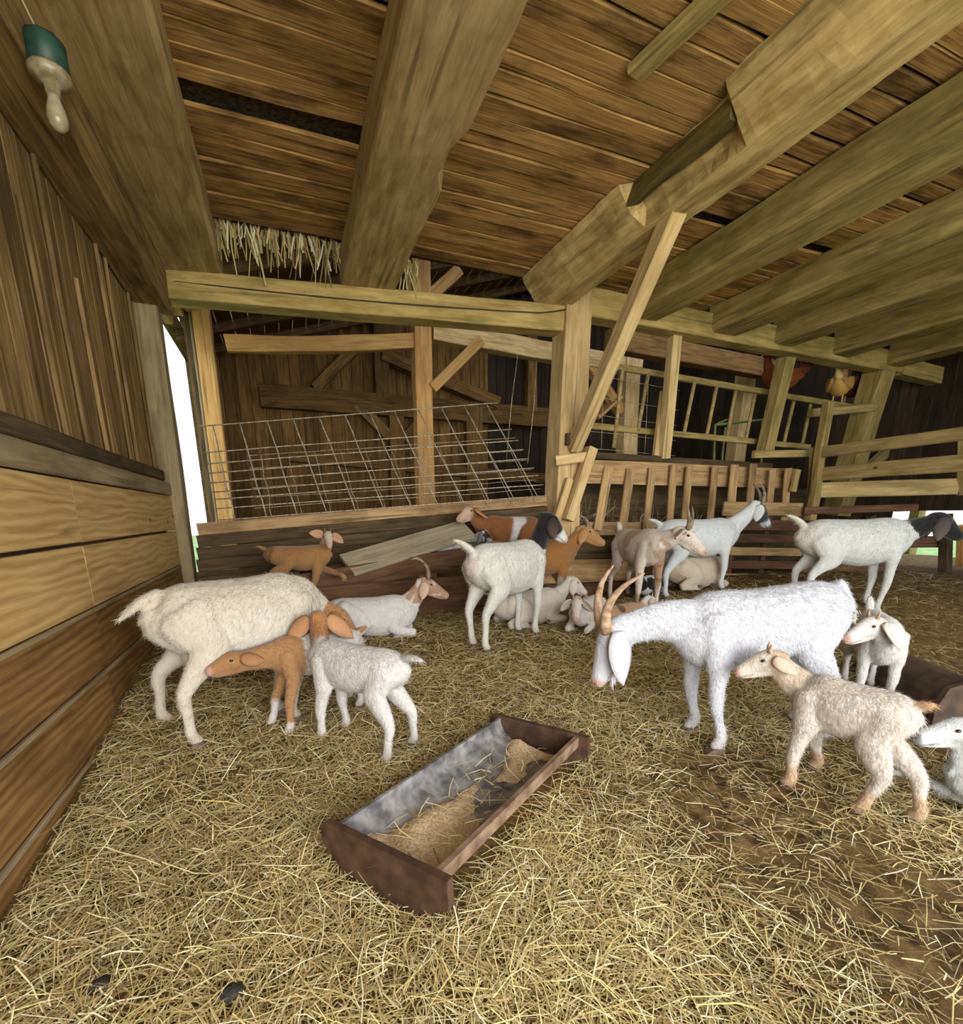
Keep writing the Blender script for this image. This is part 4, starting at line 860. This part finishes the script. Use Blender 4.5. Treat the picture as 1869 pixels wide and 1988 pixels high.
goat('goat', 'white goat with spotted tan head and swept back horns lying by the manger', (.62, 4.12), -6, s=.90, L=1.0, G=.98, pose='lie', neck=(4, 48, .9), head=(-4, -22), horn='adult', hornmat='horngrey', ear=(50, -70, .17), base=WHITE, earcol=lin('dcbfa8'), fur=6000,
     coat=[(lin('c09a7c'), lambda d: neckw(d, .35)), (WHITE, lambda d: ((d.part == NECK)+(d.part == HEAD)*1.)*ss(.18, .3, d.n2)*.7)])
fk = aY(992, 1070, 5.12)
goat('goat', 'brown goat with white band and pale face lying in the manger', (fk.x, 5.12), 183, s=.98, L=1.0, G=.9, pose='lie', z=fk.z, neck=(8, 38, .8), head=(34, -12), ear=(75, -35, .18), base=lin('9a6236'), earcol=lin('c98d4e'), fur=6000,
     coat=[(WHITE, lambda d: (d.part == TORSO)*ss(.10, .06, np.abs(d.x+.02+.25*(d.z-.3)+.05*d.n1))), (lin('d9b99a'), lambda d: hm(d)*ss(.1, .4, d.t)), (lin('b07a4a'), lambda d: hm(d)*ss(.4, .1, d.t))])
gk = aY(880, 1096, 5.07)
goat('goat', 'grey and white goat with dark face lying low behind the manger board', (gk.x, 5.07), -6, s=.70, L=.8, G=.8, pose='lie', z=gk.z, neck=(-28, 42, .85), head=(-48, -36), ear=(50, -70, .18), base=lin('b9bdbf'), earcol=lin('8a8c8a'),
     coat=[(GREY, lambda d: (d.part == TORSO)*ss(.0, .2, d.n1)), (lin('3a2522'), lambda d: hm(d)*ss(.0, .15, d.n1+.25)), (WHITE, lambda d: hm(d)*ss(.0, .1, d.n2-.1)), (lin('8e9492'), lambda d: (d.part == NECK)*.8)])
goat('goat', 'white goat with black head and neck standing with raised tail', (1.74, 3.80), 26, s=1.12, L=1.0, G=1.04, neck=(-4, 60, 1.0), head=(-18, -34), feet=[g2(1007, 1229), g2(1040, 1234), g2(919, 1257), g2(945, 1268)], tail=(172, 42, .2), ear=(55, -68, .18), base=lin('e9e5da'), earcol=lin('2a2626'), nose=lin('cdbcb0'), wool=.003, fur=9000,
     coat=[(BLACK, lambda d: neckw(d, .30)), (WHITE, lambda d: hm(d)*ss(.5, .62, d.t+.1*d.n1)), (lin('efe3b8'), lambda d: (d.part == TAIL)*ss(.3, .8, d.t)*.6), (lin('c9a9a0'), lambda d: (d.part == TORSO)*ss(-.385, -.405, d.x)*ss(.08, .04, np.abs(d.y))*.6)])
goat('goat', 'ginger brown goat with one white foreleg standing behind the black headed one', (2.40, 4.50), -4, s=1.02, L=.95, G=.9, neck=(5, 45, .85), head=(-18, -22), feet=[g2(1098, 1184), g2(1073, 1196), None, None], horn='adult', hornmat='horngrey', hornp=([(.03, .024, .055), (.01, .034, .10), (-.04, .05, .13), (-.08, .06, .13)], .018), ear=(50, -62, .17), base=lin('a8723c'), earcol=lin('c08e58'), nose=lin('c09478'), fur=5000,
     coat=[(lin('c2935e'), lambda d: hm(d)*.8), (WHITE, lambda d: (d.part == FREG)*ss(.25, .4, d.t)), (DKBROWN, lambda d: (d.part == TORSO)*ss(.70, .76, d.z)*.6)])
goat('goat', 'white goat lying behind the black headed goat, its face at right', (2.10, 4.10), 3, s=.86, L=1.05, pose='lie', neck=(6, 38, .9), head=(-6, -30), ear=(50, -70, .18), base=lin('e0d3c4'), fur=5000, coat=[(lin('c9b090'), lambda d: (d.part == TORSO)*ss(.0, .3, d.n1)*.5)])
goat('kid_goat', 'white kid with pink nose lying and facing the camera beside the big goat horns', (2.60, 3.84), 218, s=.74, L=1.0, G=.9, HS=1.12, snout=.85, pose='lie', neck=(8, 35, .75), head=(18, -38), ear=((75, 75), (-50, -50), .17), twist=60, horn='kid', base=lin('e8dcd2'), cat='kid', group='kids in the pen', fur=5000)
SPOT = lin('c09a72')
lk = gnd(1228, 1176)
goat('goat', 'thin spotted tan and white horned goat facing the camera at right', (lk.x, lk.y), -102, s=1.10, L=1.0, G=.9, neck=(35, 22, .75), head=(48, -32), horn='adult', hornmat='horngrey', hornp=([(.03, .026, .055), (.01, .055, .11), (-.03, .09, .17), (-.08, .11, .22)], .022), tail=(185, 70, .17), ear=((88, 88), (-62, -18), .18), twist=45, base=lin('f2e2d2'), fur=6000,
     coat=[(SPOT, lambda d: ((d.part == TORSO)+(d.part == NECK)*1.)*ss(-.0, .16, d.n1+.35*d.n2)*.75), (lin('9a7358'), lambda d: hm(d)*ss(.32, .4, d.n2)*.8), (SPOT, lambda d: ((d.part == FLEG)+(d.part == FREG)*1.)*ss(.1, .3, d.n1)), (lin('8a6848'), lambda d: ((d.part >= FLEG)&(d.part <= HREG))*ss(.35, .45, d.n2)*.7)])
goat('goat', 'white goat with black eye stripe and curved horns facing right', (4.22, 4.24), -10, s=1.08, L=1.08, G=.98, neck=(-2, 40, 1.15), head=(-12, -44), horn='adult', hornmat='horngrey', hornp=([(.03, .024, .055), (-.02, .036, .11), (-.09, .05, .145), (-.17, .07, .15)], .023), ear=(30, -74, .17), base=lin('e6e8e8'), earcol=lin('e0e2e2'), nose=lin('6b5a58'), fur=6000,
     coat=[(BLACK, lambda d: hm(d)*ss(.14, .20, d.t)*ss(.72, .6, d.t)*.95), (lin('e6eaea'), lambda d: hm(d)*ss(.03, .012, np.abs(d.y-.0))*0)])
nk = gnd(1340, 1168)
goat('goat', 'cream goat lying in the shade behind the white goat with black eye stripe', (nk.x, nk.y), -4, s=.95, L=1.0, pose='lie', neck=(50, -20, .7), head=(130, -15), base=lin('d6c6b0'), coat=[(lin('c0a888'), lambda d: (d.part == TORSO)*ss(-.1, .3, d.n1)*.7)])
ok_ = gnd(1262, 1168)
goat('kid_goat', 'black and white kid lying behind the legs of the spotted goat', (ok_.x, ok_.y), 20, s=.66, pose='lie', HS=1.1, snout=.85, neck=(0, 40, .8), head=(-60, -20), base=lin('2b211d'), cat='kid', group='kids in the pen', coat=[(WHITE, lambda d: (d.part == TORSO)*ss(.1, .2, d.n1)), (lin('7a4f30'), lambda d: hm(d)*ss(-.1, .2, d.n1))])
goat('kid_goat', 'tan kid with white horned head peeking over the neck of the big goat', (2.82, 3.66), 5, s=.66, pose='lie', HS=1.1, snout=.85, neck=(0, 35, .75), head=(0, -20), horn='kid', base=lin('c79a72'), earcol=CREAM, cat='kid', group='kids in the pen', coat=[(WHITE, lambda d: neckw(d, .7)), (lin('7a4e30'), lambda d: (d.part == TORSO)*(np.hypot(d.x+.05, d.z-.36) < .06))])
fq = (gnd(1682, 1178)+gnd(1702, 1196))/2; qd = math.radians(-20)
goat('goat', 'white goat with black head and white blaze standing at right edge', (fq.x-math.cos(qd)*.34, fq.y-math.sin(qd)*.34), -20, s=1.18, L=1.14, G=1.0, neck=(0, 20, 1.05), head=(-8, -28), feet=[g2(1682, 1178), g2(1702, 1196), None, None], tail=(180, 42, .2), ear=(35, -76, .2), base=lin('e4e3de'), earcol=lin('4a4646'), nose=lin('3a3030'), fur=9000,
     coat=[(BLACK, lambda d: neckw(d, .42)), (WHITE, lambda d: hm(d)*ss(.35, .45, d.t)*ss(.025, .012, np.abs(d.y))*1.), (lin('d8c6a8'), lambda d: (d.part == TORSO)*ss(-.25, -.4, d.x)*.4), (lin('efe8d0'), lambda d: (d.part == TAIL)*.8)])
# the big white goat in front
goat('goat', 'big white horned goat with long ears and beard lowering its head', (2.39, 1.87), 168, s=1.17, L=1.04, G=.97, tilt=.10, neck=(2, -2, 1.15), head=(-4, -64), curlneck=.03, feet=[g2(1388, 1462), g2(1338, 1421), (2.74, 1.66, floor_z(2.74, 1.66)), (2.80, 1.88, floor_z(2.8, 1.88))], horn='adult', hornp=([(.03, .022, .05), (-.02, .04, .10), (-.09, .075, .13), (-.17, .12, .13), (-.25, .17, .10)], .028), tail=(178, -50, .15), ear=(35, -78, .24), base=lin('d6d6dd'), beard=.10, wool=.003, fur=FUR,
     coat=[(lin('d9cfc0'), lambda d: (d.part == TORSO)*ss(-.15, -.2, d.x)*ss(.1, .4, d.n1)*.6), (lin('efe6c4'), lambda d: (d.part == TAIL)*ss(.4, .9, d.t)*.7)])
goat('kid_goat', 'white kid with raised tail and pink nose behind the cream kid', (3.66, 2.0), 222, s=.80, L=.95, G=1.05, HS=1.15, LT=1.2, snout=.85, neck=(-40, 30, .62), head=(-55, -15), tail=(180, 75, .2), ear=(40, -58, .2), twist=40, horn='kid', base=WHITE, cat='kid', group='kids in the pen', wool=.004, fur=9000, coat=[(lin('cdb596'), lambda d: hm(d)*ss(.22, .1, d.t)*.7)])
goat('kid_goat', 'cream kid with tan legs standing in front of the big white goat', (2.29, 1.29), 106, s=.75, L=.74, G=.9, HS=1.05, LT=1.3, snout=.8, neck=(22, 40, .8), head=(30, -20), feet=[g2(1524, 1528), g2(1578, 1494), g2(1662, 1580), g2(1772, 1597)], tail=(180, 35, .085), ear=(30, -38, .15), twist=35, horn='kid', base=lin('e8dccf'), earcol=lin('e6cdb6'), cat='kid', group='kids in the pen', wool=.0035, fur=FUR, furlen=.034,
     coat=[(lin('d9bb98'), lambda d: hm(d)*ss(.3, .1, d.t)), (lin('dcc0a0'), lambda d: (d.part == NECK)*.6), (lin('d8b795'), lambda d: ((d.part >= FLEG)&(d.part <= HREG))*ss(.62, .7, d.t)), (lin('bdb2a4'), lambda d: (d.part == TORSO)*ss(.08, .03, np.hypot(d.x-.22, (d.z-.72)))*.7), (lin('e8b47c'), lambda d: (d.part == TAIL)*.8)])
goat('kid_goat', 'white kid lying at the right edge with its head raised', (2.92, .87), 145, s=.74, G=.95, HS=1.12, snout=.85, pose='lie', neck=(10, 68, .85), head=(0, -10), feet=[g2(1740, 1512), None, None, None], ear=(30, -50, .17), base=lin('dfe2e2'), cat='kid', group='kids in the pen', wool=.006, nose=lin('5a4a48'), fur=FUR, furlen=.03)

# ------------------------------------------------------------------ hens on the roost
def hen(label, p, hd, s, c1, c2, tailc):
    root = empty('hen', p, math.radians(hd)); tag(root, label, 'hen', 'hens roosting on the ladder rack'); B = Body(); S = lambda *q: tuple(np.array(q)*s)
    B.tube(0, [S(-.17, 0, .22, .03, .035), S(-.10, 0, .19, .075, .075), S(0, 0, .165, .10, .10), S(.09, 0, .18, .085, .095), S(.15, 0, .22, .05, .06)], (0, 1, 0), 4, 14)
    B.tube(1, [S(.10, 0, .21, .055, .06), S(.155, 0, .28, .036, .04), S(.165, 0, .35, .028, .03)], (0, 1, 0), 4, 10)
    B.tube(2, [S(.15, 0, .36, .028, .03), S(.18, 0, .365, .03, .032), S(.205, 0, .36, .02, .02)], (0, 1, 0), 3, 10)
    B.tube(3, [S(-.13, 0, .21, .05, .05), S(-.20, 0, .27, .03, .06), S(-.25, 0, .34, .015, .05), S(-.27, 0, .38, .008, .02)], (0, 1, 0), 4, 10)
    for sy in (1, -1): B.tube(4, [S(.08, sy*.09, .20, .014, .05), S(-.02, sy*.105, .18, .02, .065), S(-.13, sy*.07, .19, .012, .035), S(-.18, sy*.05, .20, .006, .015)], (0, 1, 0), 4, 10)
    me = B.solid(.010*s, 3); co, part, t = B.where(me); n = np.array([mnoise.noise(Vector((a*30, b*30, c*30))) for a, b, c in co])
    cols = np.where((part == 3)[:, None], tailc, np.where((part == 4)[:, None], c2, c1)).astype(float)*(1+.25*n)[:, None]; set_col(me, cols*.9); me.materials.append(M['feather'])
    o = bpy.data.objects.new('body', me); COL.objects.link(o); o.parent = root
    red = plain('comb_red', lin('a8322a'), .6); yel = plain('hen_leg_yellow', lin('c9a55c'), .6)
    V = [S(.15+.012*i, sy*.004, .385+(.03 if i % 2 else .008)) for sy in (-1, 1) for i in range(6)]+[S(.15, sy*.004, .375) for sy in (-1, 1)]+[S(.21, sy*.004, .372) for sy in (-1, 1)]
    mesh_obj('comb', V, [(12, 0, 1, 2, 3, 4, 5, 14), (13, 15, 11, 10, 9, 8, 7, 6)]+[(i, i+6, i+7, i+1) for i in range(5)]+[(12, 13, 6, 0), (5, 11, 15, 14)], red, root)
    mesh_obj('beak', [S(.205, .01, .36), S(.205, -.01, .36), S(.205, 0, .372), S(.205, 0, .35), S(.24, 0, .352)], [(0, 2, 4), (2, 1, 4), (1, 3, 4), (3, 0, 4), (0, 3, 1, 2)], yel, root)
    for sy in (1, -1):
        V = []; F = []
        for (a, b, r) in (((0, sy*.04, .10), (.01, sy*.04, .0), .008), ((.01, sy*.04, .008), (.05, sy*.05, .004), .005), ((.01, sy*.04, .008), (-.03, sy*.04, .004), .005)):
            a, b = Vector(a)*s, Vector(b)*s; d = (b-a).normalized(); u = d.orthogonal().normalized(); w = d.cross(u); k0 = len(V)
            for q in (a, b):
                for j in range(5): V.append(q+(u*math.cos(2*PI*j/5)+w*math.sin(2*PI*j/5))*r*s)
            F += [(k0+j, k0+(j+1) % 5, k0+5+(j+1) % 5, k0+5+j) for j in range(5)]
        mesh_obj('leg', V, F, yel, root)
hen('buff hen with its back turned perched by the broad right post', tuple(aY(1624, 783, 5.75)), 25, 1.5, lin('d9a860'), lin('b98a52'), lin('e0c080'))
hen('dark red brown hen half hidden behind the buff hen', tuple(aY(1648, 786, 5.85)), 40, 1.75, lin('7a4526'), lin('5c331c'), lin('26302a'))
hen('red hen facing left behind the leaning middle post', tuple(aY(1512, 776, 5.72)), 165, 1.6, lin('8a4a24'), lin('7a3f20'), lin('5c3018'))
# ------------------------------------------------------------------ dung clumps
for i, (px_, py_) in enumerate(((193, 1925), (452, 1938))):
    p = gnd(px_, py_); V = []; F = []
    for a in range(7):
        for b in range(10):
            th = PI*a/6; ph = 2*PI*b/10; r = .026*(1+.35*mnoise.noise(Vector((a*.7+i*9, b*.9, 2)))); V.append((r*1.3*math.sin(th)*math.cos(ph), r*math.sin(th)*math.sin(ph), .01+r*.7*math.cos(th)))
    for a in range(6):
        for b in range(10): F.append((a*10+b, (a+1)*10+b, (a+1)*10+(b+1) % 10, a*10+(b+1) % 10))
    tag(mesh_obj('dung_clump', V, F, plain('dung', lin('2e2a26'), .8, 0, lin('1a1715'), 60, .5), None, True, Matrix.Translation(p+Vector((0, 0, .012)))), ['dark dung clump in straw at the lower left corner', 'small dark dung clump in straw near the bottom edge'][i], 'dung', 'dung clumps')

# brushy hay left inside the slatted feeder
m_ = 700; P_ = np.stack([rng.uniform(3.0, 5.6, m_), rng.uniform(5.3, 5.6, m_), np.zeros(m_)], 1); P_[:, 2] = .75+rng.random(m_)*np.interp(P_[:, 0], [3.0, 3.7, 5.6], [.65, .5, .25])
D__ = rng.normal(0, 1, (m_, 3)); D__[:, 1] *= .3; D__ /= np.linalg.norm(D__, axis=1)[:, None]
strands('feeder_hay', 'coarse brown hay stems left inside the slatted feeder', 'hay', P_, D__, rng.uniform(.1, .35, m_), rng.uniform(.005, .014, m_), np.tile([0., -1., .3], (m_, 1)), PAL[rng.choice(len(PAL), m_)]*rng.uniform(.25, .6, (m_, 1)), rng.normal(0, .02, (m_, 3)))
